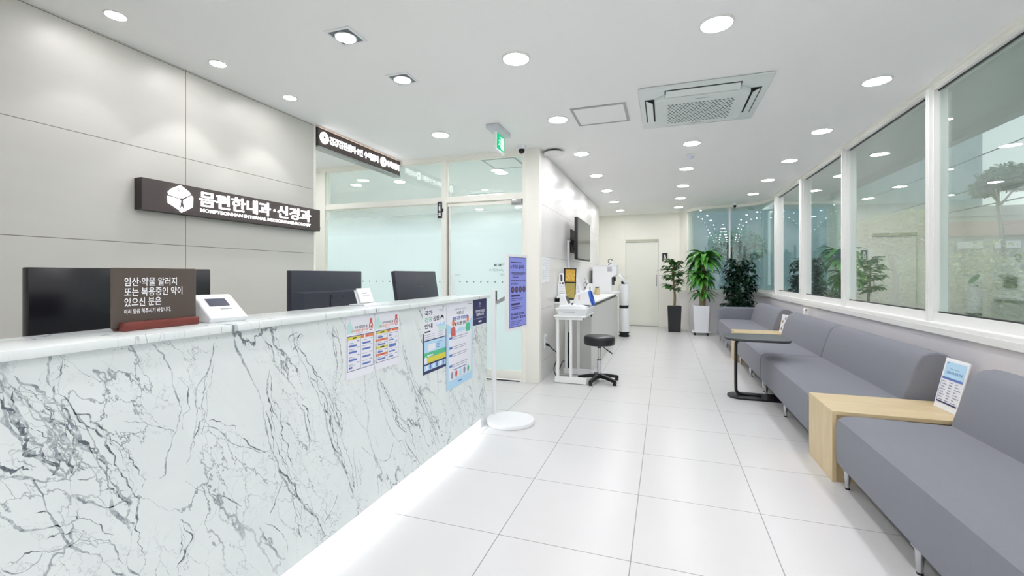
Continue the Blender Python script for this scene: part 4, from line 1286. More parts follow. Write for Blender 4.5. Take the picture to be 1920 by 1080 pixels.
F.text('65세 이상 어르신', .115, .30, h * .905, h * .925, P_grey, E1, 0.01); F.text('어르신,', .155, .27, h * .845, h * .89, P_black, E1, 0.02); F.text('폐렴구균 예방접종', .09, .335, h * .785, h * .83, P_blue, E1, 0.03); F.text('받으셨나요?', .12, .315, h * .72, h * .765, P_black, E1, 0.03)
F.rect(.34, .40, h * .955, h * .965, P_grey, E1); F.rect(.02, .04, h * .945, h * .96, P_mint, E1)
heads_person(F, .10, h * .665, 1.7, P_red); heads_person(F, .335, h * .68, 1.7, P_green); F.poly([(.165, h * .645), (.28, h * .645), (.265, h * .69), (.18, h * .69)], P_sky, E1 + .0002)
for j, vv in enumerate((.575, .46, .375, .25)):
    F.rect(.04, .085, h * vv, h * (vv + .028), P_blue, E1 + .0006); F.rect(.095, .34 - .05 * (j == 1), h * (vv + .016), h * (vv + .023), P_grey, E1 + .0006); F.rect(.095, .31, h * (vv - .008), h * (vv - .002), P_grey, E1 + .0006)
F.rect(.10, .32, h * .205, h * .215, P_blue, E1 + .0006)
for j in range(5):
    F.disc(.08 + j * .065, h * .155, .018, .022, (P_grey, P_red, P_sky, P_grey, P_green)[j], E1 + .0006, 14); F.rect(.065 + j * .065, .097 + j * .065, h * .115, h * .12, P_grey, E1 + .0006)
F.rect(.17, .24, h * .045, h * .06, P_blue, E1 + .0006)
done()
a, F, w, h, done = poster('navy_notice', 'small navy notice with white lettering at the far end of the counter', 3.052, 3.318, 0.836, 1.032)
F.rect(0, w, 0, h, P_navy, 0.0014)
F.disc(.13, h * .82, .016, .011, P_grey, E1 + .0003); F.rect(.105, .155, h * .70, h * .73, P_grey, E1 + .0003)
F.text('국가건강검진', .045, .225, h * .48, h * .585, P_white, E1 + .0003, 0.03); F.text('지정의료기관', .06, .21, h * .345, h * .45, P_white, E1 + .0003, 0.03)
F.rect(.02, w - .02, h * .245, h * .255, P_white, E1 + .0003); F.rect(.105, .16, h * .09, h * .15, P_white, E1 + .0003)
done()

# ------------------------------------------------------------------ sign stand at the end of the counter
t = thing('sign_stand', 'white floor stand with round base holding a narrow purple notice panel', 'sign stand', (-1.21, 3.50, 0))
a = MB(); a.lathe([(0.195, 0), (0.20, 0.006), (0.20, 0.022), (0.195, 0.032), (0.14, 0.036), (0.002, 0.037)], (-1.205, 3.465, 0), 56); a.build('base', M_plastic, t)
a = MB(); a.box(-1.398, -1.362, 3.525, 3.56, 0.03, 1.09, bev=0.006); a.build('pole', M_plastic, t)
a = MB(); a.box(-1.361, -1.357, 3.533, 3.552, 0.98, 1.085); a.build('slot', M_dark, t)
a = MB(); a.cyl((-1.36, 3.535, 0.985), (-1.175, 3.515, 1.085), 0.010, n=10); a.cyl((-1.36, 3.555, 0.975), (-1.175, 3.57, 1.065), 0.007, n=10); a.build('arm', M_steel, t)
P0 = Vector((-1.186, 3.346, 0.765)); U = Vector((0.047, 0.354, 0)).normalized()
a = MB(); F = Face(a, P0, U, (0, 0, 1)); F.box(0, 0.375, 0, 0.625, 0, -0.028, 0.0); pn = a.build('panel', M_plastic, t)
M_purple = mat('purple_notice', (138, 146, 226), 0.5); M_ink = mat('dark_purple_ink', (58, 48, 96), 0.5)
a = MB(); F = Face(a, P0, U, (0, 0, 1)); F.rect(0.02, 0.355, 0.022, 0.603, 1, 0.0008); F.rect(0.025, 0.350, 0.027, 0.598, 0, 0.0014)
F.rect(.05, .26, .555, .562, 1, .002); F.text('A·코로나 검사자', .04, .30, .505, .54, 1, .002, .03); F.rect(.06, .33, .468, .474, 1, .002); F.rect(.08, .29, .455, .459, 1, .002); F.rect(.08, .20, .435, .44, 1, .002)
F.text('아래 절차에 따라', .05, .33, .40, .414, 1, .002, .02); F.text('안내드립니다', .05, .20, .375, .39, 1, .002, .02)
for j in range(4):
    F.disc(.085 + j * .073, .333, .031, .026, 1, .002); F.disc(.085 + j * .073, .333, .018, .016, 2, .0026); F.rect(.078 + j * .073, .092 + j * .073, .327, .339, 1, .003)
for j, vv in enumerate((.275, .205)):
    F.rect(.06, .22, vv, vv + .016, 1, .002); F.rect(.06, .28, vv - .018, vv - .013, 1, .002); F.rect(.06, .25, vv - .032, vv - .028, 1, .002)
F.text('검사결과 안내문', .055, .30, .12, .142, 1, .002, .03); F.text('진료대기 접수처', .055, .33, .09, .112, 1, .002, .03)
for j in range(3):
    F.rect(.055, .26 - .03 * j, .07 - j * .014, .073 - j * .014, 1, .002)
a.build('notice_sheet', [M_purple, M_ink, mat('brown_badge', (132, 108, 128), 0.5)], pn)

# ------------------------------------------------------------------ glazed room lamps
t = thing('panel_light', 'rectangular panel light on the ceiling of the glazed room behind the upper pane', 'ceiling light', (-2.97, 7.33, H))
a = MB(); a.box(-3.30, -2.65, 7.22, 7.44, H - 0.02, H - 0.0, bev=0.003, seg=1); a.build('frame', M_white, t)
a = MB(); a.box(-3.285, -2.665, 7.235, 7.425, H - 0.024, H - 0.019); a.build('diffuser', emat('panel_diffuser', (255, 252, 255), 155.0), t)
for lb, x, y in (('round downlight in the glazed room at the left end of the upper pane', -4.62, 5.85), ('round downlight in the glazed room near the middle of the left upper pane', -3.83, 5.86),
                 ('round downlight in the glazed room beside its ceiling hatch', -2.15, 5.81), ('round downlight deep in the glazed room seen through the top of the door', -3.81, 8.90), ('round downlight deep in the glazed room near the door closer', -2.90, 8.89)):
    place_dl(lb, None, x, y)

# ------------------------------------------------------------------ screen wall
t = thing('television', 'flat black television on a wall bracket above the drinks counter', 'television', (-1.2, 6.73, 1.73))
a = MB(); a.box(-1.195, -1.15, 6.17, 7.285, 1.435, 2.032, bev=0.005); a.build('housing', M_black, t)
a = MB(); a.box(-1.151, -1.1485, 6.182, 7.273, 1.452, 2.022); a.build('screen', mat('television_screen', (60, 64, 66), 0.12, spec=0.8), t)
a = MB(); a.box(-1.330, -1.315, 6.55, 6.95, 1.55, 1.90); a.box(-1.32, -1.19, 6.62, 6.66, 1.70, 1.74); a.box(-1.32, -1.19, 6.84, 6.88, 1.70, 1.74); a.box(-1.23, -1.19, 6.5, 7.0, 1.56, 1.86); a.build('bracket', M_black, t)
a = MB(); a.tube([(-1.20, 6.6, 1.62), (-1.26, 6.5, 1.58), (-1.29, 6.43, 1.66), (-1.292, 6.42, 1.73)], 0.008, 6); a.build('cable', M_black, t)
t = thing('cable_trunking', 'white vertical cable trunking running down from the television to the counter', 'cable trunking', (-1.315, 6.35, 0.875))
a = MB(); a.box(-1.332, -1.30, 6.328, 6.372, 0.875, 1.70, bev=0.003); a.build('cover', M_plastic, t)
a = MB(); a.box(-1.332, -1.29, 6.32, 6.40, 1.695, 1.715, bev=0.003); a.build('cap', M_plastic, t)
for nm, lb, ya, yb, z0, z1, hole in (('wall_paper_sheet', 'white paper sheet taped to the screen wall, the one nearer the pale post', 4.92, 5.085, 1.13, 1.43, 0), ('wall_paper_sheet', 'white paper sheet taped to the screen wall, the one farther from the pale post', 5.10, 5.265, 1.135, 1.425, 1)):
    a = MB(); F = Face(a, (-1.3315, ya, z0), (0, 1, 0), (0, 0, 1)); w, h = yb - ya, z1 - z0
    F.box(0, w, 0, h, 0, 0, 0.002)
    for j in range(11):
        if hole == 0 and 3 < j < 6:
            continue
        F.rect(w * .12, w * (.88 - .2 * ((j * 7) % 3 == 1)), h * (.9 - j * .075), h * (.912 - j * .075), 1, 0.0024)
    tag(a.build(nm, [M_paper, mat('faint_print', (178, 186, 204), 0.6)], None, off=(-1.3315, (ya + yb) / 2, z0)), lb, 'paper', 'paper sheets on the screen wall')
t = thing('wall_outlet', 'white double wall outlet low on the screen wall behind the white stand', 'outlet', (-1.33, 5.07, 0.437))
a = MB(); a.box(-1.332, -1.322, 5.02, 5.12, 0.36, 0.515, bev=0.004); a.build('plate', M_plastic, t)
a = MB(); a.cyl((-1.323, 5.07, 0.475), (-1.320, 5.07, 0.475), 0.022, n=20); a.build('socket', mat('socket_grey', (205, 208, 208), 0.5), t)
t = thing('extension_lead', 'black power cord plugged into the wall outlet and lying along the floor', 'cord', (-1.3, 5.1, 0))
a = MB(); a.cyl((-1.322, 5.07, 0.405), (-1.285, 5.085, 0.39), 0.017, 0.014, 12); a.build('plug', M_black, t)
pts = catmull([(0, 0), (1, 0)], 2)
def spline3(P, k=8):
    out = []
    for i in range(len(P) - 1):
        p0, p1, p2, p3 = Vector(P[max(i - 1, 0)]), Vector(P[i]), Vector(P[i + 1]), Vector(P[min(i + 2, len(P) - 1)])
        for j in range(k):
            u = j / k
            out.append(0.5 * (2 * p1 + (p2 - p0) * u + (2 * p0 - 5 * p1 + 4 * p2 - p3) * u * u + (3 * p1 - p0 - 3 * p2 + p3) * u ** 3))
    out.append(Vector(P[-1]))
    return out
a = MB(); a.tube(spline3([(-1.287, 5.085, 0.39), (-1.25, 5.12, 0.34), (-1.215, 5.16, 0.29), (-1.22, 5.17, 0.20), (-1.245, 5.16, 0.10), (-1.225, 5.18, 0.02), (-1.20, 5.22, 0.008), (-1.12, 5.25, 0.008), (-1.05, 5.26, 0.008)]), 0.006, 6)
a.tube(spline3([(-1.225, 5.18, 0.012), (-1.20, 5.2, 0.06), (-1.17, 5.26, 0.16), (-1.15, 5.30, 0.18)]), 0.006, 6)
a.build('cable', M_black, t)
t = thing('power_adapter', 'black power strip hanging upright behind the white stand posts', 'power strip', (-1.13, 5.41, 0))
a = MB(); a.box(-1.165, -1.125, 5.455, 5.485, 0.22, 0.47, bev=0.006); a.build('body', M_black, t)
a = MB(); a.tube(spline3([(-1.14, 5.47, 0.24), (-1.135, 5.46, 0.15), (-1.13, 5.46, 0.05), (-1.14, 5.44, 0.008)]), 0.012, 6); a.build('lead', M_black, t)
a = MB(); a.box(-1.155, -1.125, 5.455, 5.482, 0.468, 0.50, bev=0.004); a.build('plug', M_black, t)

# drinks counter
M_ctr = mat('grey_cabinet', (206, 206, 202), 0.45)
t = thing('drinks_counter', 'long light grey counter with white top along the screen wall', 'counter', (-1.1, 7.15, 0))
a = MB(); a.box(-1.331, -0.855, 5.53, 8.83, 0.850, 0.872, bev=0.002, seg=1); a.build('countertop', M_white, t)
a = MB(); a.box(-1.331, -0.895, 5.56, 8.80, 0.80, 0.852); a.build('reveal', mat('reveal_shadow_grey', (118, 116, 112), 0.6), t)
a = MB(); a.box(-0.885, -0.862, 5.535, 8.825, 0.0, 0.805); a.build('front_panel', M_ctr, t)
a = MB(); a.box(-1.331, -0.8855, 5.536, 5.56, 0.0, 0.852); a.build('end_panel', M_ctr, t)
a = MB(); a.box(-1.331, -0.8855, 8.80, 8.824, 0.0, 0.852); a.build('far_end_panel', M_ctr, t)

# small things on the drinks counter
CZ = 0.872
t = thing('brochure_stand', 'white brochure stand with a dark photo strip at the near end of the drinks counter', 'brochure stand', (-1.27, 5.70, CZ))
U = Vector((0.97, 0.24, 0)).normalized(); V = Vector((-0.06, 0.12, 1)).normalized()
a = MB(); F = Face(a, (-1.325, 5.68, CZ + 0.002), U, V)
F.slab([(0.0, 0), (0.125, 0), (0.108, .17), (0.100, .255), (0.092, .265), (0.098, .355), (0.085, .372), (0.045, .372), (0.035, .355), (0.03, .265), (0.022, .25)], 0, -0.006, 0)
F.rect(.05, .075, .262, .352, 1, .001); F.rect(.037, .05, .225, .25, 2, .001); F.rect(.068, .09, .225, .25, 2, .001)
for j in range(5):
    F.rect(.03, .098, .19 - j * .03, .196 - j * .03, 3, .001)
F.rect(.035, .095, .03, .055, 2, .001)
a.build('board', [M_plastic, mat('dark_photo', (64, 40, 46), 0.4), M_dark, mat('faint_print', (0, 0, 0))], t)
a = MB(); a.box(-1.325, -1.215, 5.70, 5.76, CZ, CZ + 0.012); a.build('foot', M_plastic, t)
t = thing('cable_tray', 'dark open tray with white cables at the near corner of the drinks counter', 'tray', (-1.27, 5.60, CZ))
a = MB(); a.box(-1.325, -1.20, 5.545, 5.66, CZ, CZ + 0.008); a.box(-1.325, -1.318, 5.545, 5.66, CZ, CZ + 0.055); a.box(-1.325, -1.20, 5.653, 5.66, CZ, CZ + 0.055); a.box(-1.207, -1.20, 5.545, 5.66, CZ, CZ + 0.055); a.build('tray', M_black, t)
a = MB(); a.tube(spline3([(-1.305, 5.57, CZ + 0.05), (-1.27, 5.58, CZ + 0.062), (-1.235, 5.6, CZ + 0.03), (-1.22, 5.62, CZ + 0.015)]), 0.012, 8); a.build('cable', M_plastic, t)
t = thing('award_board', 'black-edged board with two gold pictures leaning on the drinks counter', 'display board', (-1.2, 5.95, CZ))
U = Vector((0.93, 0.36, -0.02)).normalized(); V = Vector((0.16, -0.02, 1)).normalized()
V = (V - U * U.dot(V)).normalized()
a = MB(); F = Face(a, (-1.295, 5.90, CZ + 0.012), U, V)
F.box(0, 0.165, 0, 0.425, 0, -0.05, 0.0)
a.build('board', M_black, t)
a = MB(); F = Face(a, (-1.295, 5.90, CZ + 0.012), U, V)
F.rect(.018, .152, .245, .412, 0, .001); F.rect(.018, .152, .02, .225, 1, .001)
for j in range(9):
    F.disc(.035 + .013 * j, .28 + .012 * ((j * 5) % 7), .012, .010, 2, .0015, 8)
    F.disc(.035 + .013 * j, .06 + .018 * ((j * 4) % 7), .010, .012, 0, .0015, 8)
a.build('pictures', [mat('gold_picture', (214, 170, 66), 0.4), mat('olive_gold_picture', (176, 164, 92), 0.4), mat('bright_gold', (232, 204, 120), 0.4)], t)
t = thing('leaflet', 'white leaflet leaning beside the gold picture board', 'leaflet', (-1.12, 6.2, CZ))
a = MB(); F = Face(a, (-1.13, 6.10, CZ + 0.002), Vector((0.9, 0.43, 0)), Vector((-0.35, 0.15, 1)).normalized()); F.n = F.u.cross(F.v).normalized()
F.box(0, 0.10, 0, 0.32, 0, -0.004, 0); F.rect(0.05, 0.056, 0.05, 0.27, 1, 0.0008)
for j in range(4):
    F.rect(.02, .042, .06 + .05 * j, .066 + .05 * j, 1, .0008)
a.build('sheet', [M_paper, MATS['faint_print']], t)
def bottle(name, label, cat, x, y, r, h, m1, m2, cap):
    t = thing(name, label, cat, (x, y, CZ))
    a = MB(); a.lathe([(r * .95, 0), (r, 0.006), (r, h * .7), (r * .85, h * .8), (r * .4, h * .86), (r * .4, h * .9)], (x, y, CZ), 20); a.build('body', m1, t)
    a = MB(); a.lathe([(r * cap, h * .89), (r * cap, h * 1.0), (0.002, h)], (x, y, CZ), 16); a.build('cap', m2, t)
bottle('sanitizer_bottle', 'tall white bottle standing beside the white water dispenser', 'bottle', -1.235, 7.35, 0.04, 0.30, M_plastic, M_plastic, .55)
bottle('gold_tin', 'small gold and cream tin in front of the water dispenser', 'tin', -1.10, 7.72, 0.045, 0.14, mat('cream_gold', (206, 190, 140), 0.4), mat('dark_lid', (70, 74, 60), 0.5), .8)
t = thing('cup_dispenser', 'white box holding paper cups beside the tall white bottle', 'box', (-1.19, 7.55, CZ))
a = MB(); a.box(-1.27, -1.15, 7.45, 7.58, CZ, CZ + 0.20, bev=0.008); a.build('box', M_plastic, t)
a = MB(); a.box(-1.19, -1.17, 7.446, 7.45, CZ + 0.10, CZ + 0.15); a.build('slot', M_steel, t)
t = thing('wire_holder', 'small dark wire card holder on the drinks counter', 'card holder', (-1.13, 6.75, CZ))
a = MB(); a.cyl((-1.145, 6.75, CZ), (-1.145, 6.75, CZ + 0.012), 0.03, n=20); a.tube(spline3([(-1.145, 6.75, CZ + .01), (-1.145, 6.75, CZ + .13), (-1.16, 6.75, CZ + .20), (-1.13, 6.75, CZ + .24), (-1.12, 6.75, CZ + .19), (-1.15, 6.75, CZ + .15)]), 0.004, 6)
a.tube(spline3([(-1.145, 6.75, CZ + .13), (-1.12, 6.76, CZ + .2), (-1.10, 6.76, CZ + .22)]), 0.004, 6); a.build('wire', M_dark, t)

# water dispenser
t = thing('water_dispenser', 'white boxy water dispenser at the far end of the drinks counter', 'water dispenser', (-1.05, 8.5, CZ))
a = MB(); a.prism([(-1.275, 0.90), (-1.275, 1.385), (-0.845, 1.385), (-0.832, 1.36), (-0.832, 1.225), (-0.925, 1.165), (-0.925, 0.90)], 'y', 8.33, 8.72, bev=0.012); a.build('body', M_plastic, t)
a = MB(); a.box(-1.19, -0.80, 8.34, 8.70, CZ, CZ + 0.035, bev=0.008); a.build('base', M_plastic, t)
a = MB(); a.box(-1.278, -0.835, 8.325, 8.725, 1.385, 1.40, bev=0.005); a.build('lid', M_plastic, t)
a = MB(); a.box(-0.925, -0.90, 8.40, 8.64, 1.03, 1.17); a.cyl((-0.885, 8.52, 1.10), (-0.885, 8.52, 1.18), 0.02, n=14); a.build('nozzle', M_dark, t)
a = MB(); a.box(-1.30, -1.276, 8.36, 8.68, 0.98, 1.30); a.build('rear_grille', M_black, t)
a = MB(); F = Face(a, (-1.0, 8.3292, 1.28), (1, 0, 0), (0, 0, 1)); F.box(0, 0.085, 0, 0.085, 0, 0, 0.001); F.rect(0.01, 0.06, 0.065, 0.072, 1, 0.0015)
for j in range(4):
    F.rect(0.005, 0.08, 0.008 + j * .012, 0.012 + j * .012, 1, 0.0015)
a.build('label_sticker', [mat('sticker_grey', (196, 198, 208), 0.6), M_steel], t)
t = thing('webcam', 'small white ring-shaped gadget standing on top of the water dispenser', 'gadget', (-0.97, 8.5, 1.40))
a = MB(); a.box(-0.975, -0.90, 8.46, 8.54, 1.40, 1.465, bev=0.006); a.build('body', M_plastic, t)
a = MB()
ring = [(-0.96 + 0.038 * math.cos(2 * PI * k / 20), 8.455, 1.475 + 0.038 * math.sin(2 * PI * k / 20)) for k in range(18)]
a.tube(ring, 0.010, 8); a.build('ring', mat('grey_ring', (120, 124, 122), 0.4), t)
a = MB(); a.box(-1.0, -0.975, 8.47, 8.50, 1.40, 1.42); a.build('clip', M_dark, t)

# air purifier
px, py = -0.757, 9.02
t = thing('air_purifier', 'tall white cylindrical air purifier with tilted fan ring at the end of the counter', 'air purifier', (px, py, 0))
a = MB(); a.lathe([(0.095, 0.10), (0.099, 0.115), (0.099, 0.55), (0.095, 0.56)], (px, py, 0), 40); a.lathe([(0.095, 0.62), (0.099, 0.63), (0.099, 1.02), (0.090, 1.035), (0.002, 1.036)], (px, py, 0), 40); a.build('body', M_plastic, t)
a = MB(); a.lathe([(0.092, 0.555), (0.092, 0.625)], (px, py, 0), 40); a.box(px + 0.02, px + 0.10, py - 0.04, py + 0.04, 0.575, 0.595, 1); a.build('control_band', [M_black, M_plastic], t)
a = MB(); a.lathe([(0.098, 0.0), (0.102, 0.012), (0.102, 0.03), (0.088, 0.04), (0.085, 0.06), (0.10, 0.07), (0.10, 0.095), (0.09, 0.102)], (px, py, 0), 40); a.build('base', M_black, t)
R = Matrix.Translation((px - 0.01, py - 0.02, 1.135)) @ Matrix.Rotation(math.radians(52), 4, 'Y')
a = MB(); a.xf = R; a.lathe([(0.10, -0.03), (0.118, -0.026), (0.124, 0.0), (0.118, 0.026), (0.104, 0.03), (0.096, 0.0), (0.10, -0.03)], (0, 0, 0), 40); a.build('fan_ring', M_plastic, t)
a = MB(); a.xf = R; a.lathe([(0.094, 0.020), (0.002, 0.022)], (0, 0, 0), 32, mi=0)
for k in range(12):
    b = 2 * PI * k / 12
    a.add([(0.02 * math.cos(b), 0.02 * math.sin(b), 0.026), (0.085 * math.cos(b + .25), 0.085 * math.sin(b + .25), 0.026), (0.085 * math.cos(b + .32), 0.085 * math.sin(b + .32), 0.026), (0.02 * math.cos(b + .2), 0.02 * math.sin(b + .2), 0.026)], [(0, 1, 2, 3)], 1)
a.build('fan_grille', [mat('dark_green_grille', (60, 110, 80), 0.5), mat('pale_green_grille', (110, 160, 120), 0.5)], t)
a = MB(); a.cyl((px - 0.02, py, 1.03), (px - 0.02, py, 1.10), 0.035, n=16); a.build('neck', M_black, t)

# white C-frame stand with a blood pressure monitor
M_wm = mat('white_enamel', (236, 238, 238), 0.35)
t = thing('side_stand', 'white metal C-frame stand in front of the drinks counter', 'stand', (-1.0, 5.18, 0))
a = MB(); a.box(-1.185, -0.825, 4.885, 5.49, 0.742, 0.765, bev=0.008); a.build('top', M_wm, t)
for yy in (4.905, 5.44):
    a = MB(); a.box(-1.17, -0.86, yy, yy + 0.03, 0.715, 0.743); a.build('top_rail', M_wm, t)
a = MB(); a.cyl((-0.87, 4.92, 0.728), (-0.855, 4.92, 0.728), 0.013, n=12); a.cyl((-0.83, 5.3, 0.735), (-0.818, 5.3, 0.735), 0.013, n=12); a.build('end_plug', M_black, t)
for yy in (4.905, 5.36):
    a = MB(); a.box(-1.175, -0.815, yy, yy + 0.045, 0.006, 0.072, bev=0.003, seg=1); a.cyl((-1.15, yy + .02, 0), (-1.15, yy + .02, .008), .012, n=10); a.cyl((-.84, yy + .02, 0), (-.84, yy + .02, .008), .012, n=10); a.build('foot_rail', M_wm, t)
for xx in (-1.158, -1.010):
    for yy in (4.912, 5.367):
        a = MB(); a.box(xx, xx + 0.03, yy, yy + 0.03, 0.07, 0.74, bev=0.003, seg=1); a.build('post', M_wm, t)
t = thing('tray', 'white plastic tray holding the monitor on the white stand', 'tray', (-0.98, 5.15, 0.765))
def tray(mb, x0, x1, y0, y1, z0, z1, ins):
    o = [(x0 + ins, y0 + ins), (x1 - ins, y0 + ins), (x1 - ins, y1 - ins), (x0 + ins, y1 - ins)]
    p = [(x0, y0), (x1, y0), (x1, y1), (x0, y1)]
    q = [(x0 + .012, y0 + .012), (x1 - .012, y0 + .012), (x1 - .012, y1 - .012), (x0 + .012, y1 - .012)]
    r = [(x0 + ins + .008, y0 + ins + .008), (x1 - ins - .008, y0 + ins + .008), (x1 - ins - .008, y1 - ins - .008), (x0 + ins + .008, y1 - ins - .008)]
    vs = [v + (z0,) for v in o] + [v + (z1,) for v in p] + [v + (z1,) for v in q] + [v + (z0 + .008,) for v in r]
    fs = [(3, 2, 1, 0), (12, 13, 14, 15)]
    for L in range(3):
        for i in range(4):
            fs.append((L * 4 + i, L * 4 + (i + 1) % 4, L * 4 + 4 + (i + 1) % 4, L * 4 + 4 + i))
    mb.add(vs, fs)
a = MB(); tray(a, -1.165, -0.80, 4.90, 5.42, 0.765, 0.845, 0.03); a.build('body', M_plastic, t)
a = MB(); a.box(-1.165, -0.80, 4.893, 4.902, 0.832, 0.846, bev=0.002); a.box(-1.09, -0.95, 4.912, 4.916, 0.800, 0.804, 1); a.build('rim', [M_plastic, M_steel], t)
t = thing('blood_pressure_monitor', 'white blood pressure monitor with blue arm cuff opening on the white stand', 'medical device', (-0.99, 5.15, 0.78))
a = MB(); a.prism([(-1.14, 0.775), (-0.83, 0.775), (-0.83, 0.85), (-0.90, 0.875), (-1.02, 0.885), (-1.14, 0.868)], 'y', 4.955, 5.37, bev=0.012); a.build('base', M_plastic, t)
a = MB(); a.prism([(-1.14, 0.86), (-1.03, 0.86), (-1.085, 0.99), (-1.14, 0.995)], 'y', 4.99, 5.14, bev=0.008); a.build('display_housing', M_plastic, t)
a = MB(); F = Face(a, (-1.03, 5.005, 0.875), Vector((0, 1, 0)), Vector((-0.055, 0, 0.13)))
F.rect(.008, .115, .02, .115, 0, .002); F.rect(.016, .107, .04, .10, 1, .003)
a.build('display', [mat('display_bezel', (110, 114, 118), 0.4), M_black], t)
a = MB(); a.prism([(-1.02, 0.87), (-0.80, 0.87), (-0.845, 1.03), (-0.87, 1.045), (-0.93, 1.02), (-0.985, 0.99)], 'y', 5.12, 5.36, bev=0.02); a.build('cuff_housing', M_plastic, t)
a = MB(); R = Matrix.Translation((-0.810, 5.24, 0.950)) @ Matrix.Rotation(math.radians(74), 4, 'Y')
a.xf = R; a.lathe([(0.088, -0.02), (0.092, 0.0), (0.088, 0.012), (0.075, 0.012), (0.07, -0.01), (0.002, -0.012)], (0, 0, 0), 32); a.build('cuff_opening', mat('blue_cuff', (42, 96, 196), 0.5), t)
a = MB(); a.box(-0.945, -0.93, 5.115, 5.121, 0.93, 0.985); a.build('orange_mark', mat('pale_orange', (226, 176, 150), 0.5), t)
a = MB(); a.cyl((-0.99, 4.965, 0.885), (-0.99, 4.985, 0.892), 0.012, n=14); a.build('button', M_dark, t)

# black stool
sx, sy = -0.705, 5.12
t = thing('stool', 'round black swivel stool on a five-spoke base beside the white stand', 'stool', (sx, sy, 0))
a = MB(); a.lathe([(0.150, 0.422), (0.168, 0.428), (0.175, 0.442), (0.175, 0.502), (0.168, 0.518), (0.150, 0.525), (0.08, 0.527), (0.002, 0.527)], (sx, sy, 0), 56); a.build('seat', mat('black_leatherette', (30, 32, 36), 0.32), t)
a = MB(); a.cyl((sx, sy, 0.385), (sx, sy, 0.425), 0.022, n=16); a.box(sx - .07, sx + .07, sy - .07, sy + .07, 0.414, 0.424); a.build('mechanism', M_black, t)
a = MB(); a.cyl((sx, sy, 0.25), (sx, sy, 0.40), 0.014, n=20); a.cyl((sx, sy, 0.07), (sx, sy, 0.25), 0.024, n=24); a.build('gas_lift', M_chrome, t)
a = MB(); a.cyl((sx, sy, 0.246), (sx, sy, 0.254), 0.0255, n=24); a.build('collar', M_black, t)
a = MB(); a.tube([(sx + .03, sy - .02, .415), (sx + .085, sy - .03, .375), (sx + .15, sy - .045, .335)], .006, 8, radii=[.005, .006, .009]); a.build('lever', M_black, t)
a = MB(); a.lathe([(0.035, 0.045), (0.04, 0.06), (0.04, 0.085), (0.03, 0.095), (0.002, 0.096)], (sx, sy, 0), 24); a.build('hub', M_black, t)
for k in range(5):
    b = math.radians(37 + 72 * k)
    dx, dy = math.cos(b), math.sin(b)
    nx_, ny_ = -dy, dx
    a = MB()
    sec = [(0.02, 0.026, 0.05, 0.09), (0.10, 0.022, 0.046, 0.084), (0.20, 0.018, 0.032, 0.064), (0.242, 0.017, 0.020, 0.056)]
    vs = []
    for r, w, z0, z1 in sec:
        for sgn, z in ((-1, z0), (1, z0), (.8, z1), (-.8, z1)):
            vs.append((sx + dx * r + nx_ * w * sgn, sy + dy * r + ny_ * w * sgn, z))
    fs = [(0, 1, 2, 3), (15, 14, 13, 12)]
    for i in range(3):
        for j in range(4):
            fs.append((i * 4 + j, i * 4 + (j + 1) % 4, i * 4 + 4 + (j + 1) % 4, i * 4 + 4 + j))
    a.add(vs, fs)
    lg = a.build('leg', M_black, t)
    a = MB(); a.cyl((sx + dx * .225, sy + dy * .225, 0), (sx + dx * .225, sy + dy * .225, 0.034), 0.024, 0.015, 16); a.build('glide', M_black, lg)

# small black-and-white plate by the far door
t = thing('door_plate', 'small black and white plate on the far wall beside the closed door', 'door plate', (0.003, 10.94, 1.63))
a = MB(); a.box(-0.05, 0.062, 10.935, 10.951, 1.53, 1.725, bev=0.003, seg=1); F = Face(a, (-0.05, 10.935, 1.53), (1, 0, 0), (0, 0, 1))
F.disc(.056, .145, .016, .018, 1, .001); F.poly([(.036, .128), (.076, .128), (.084, .06), (.028, .06)], 1, .001); F.rect(.05, .062, .07, .12, 0, .0015); F.rect(.025, .085, .02, .042, 1, .001)
a.build('plate', [M_black, M_paper], t)

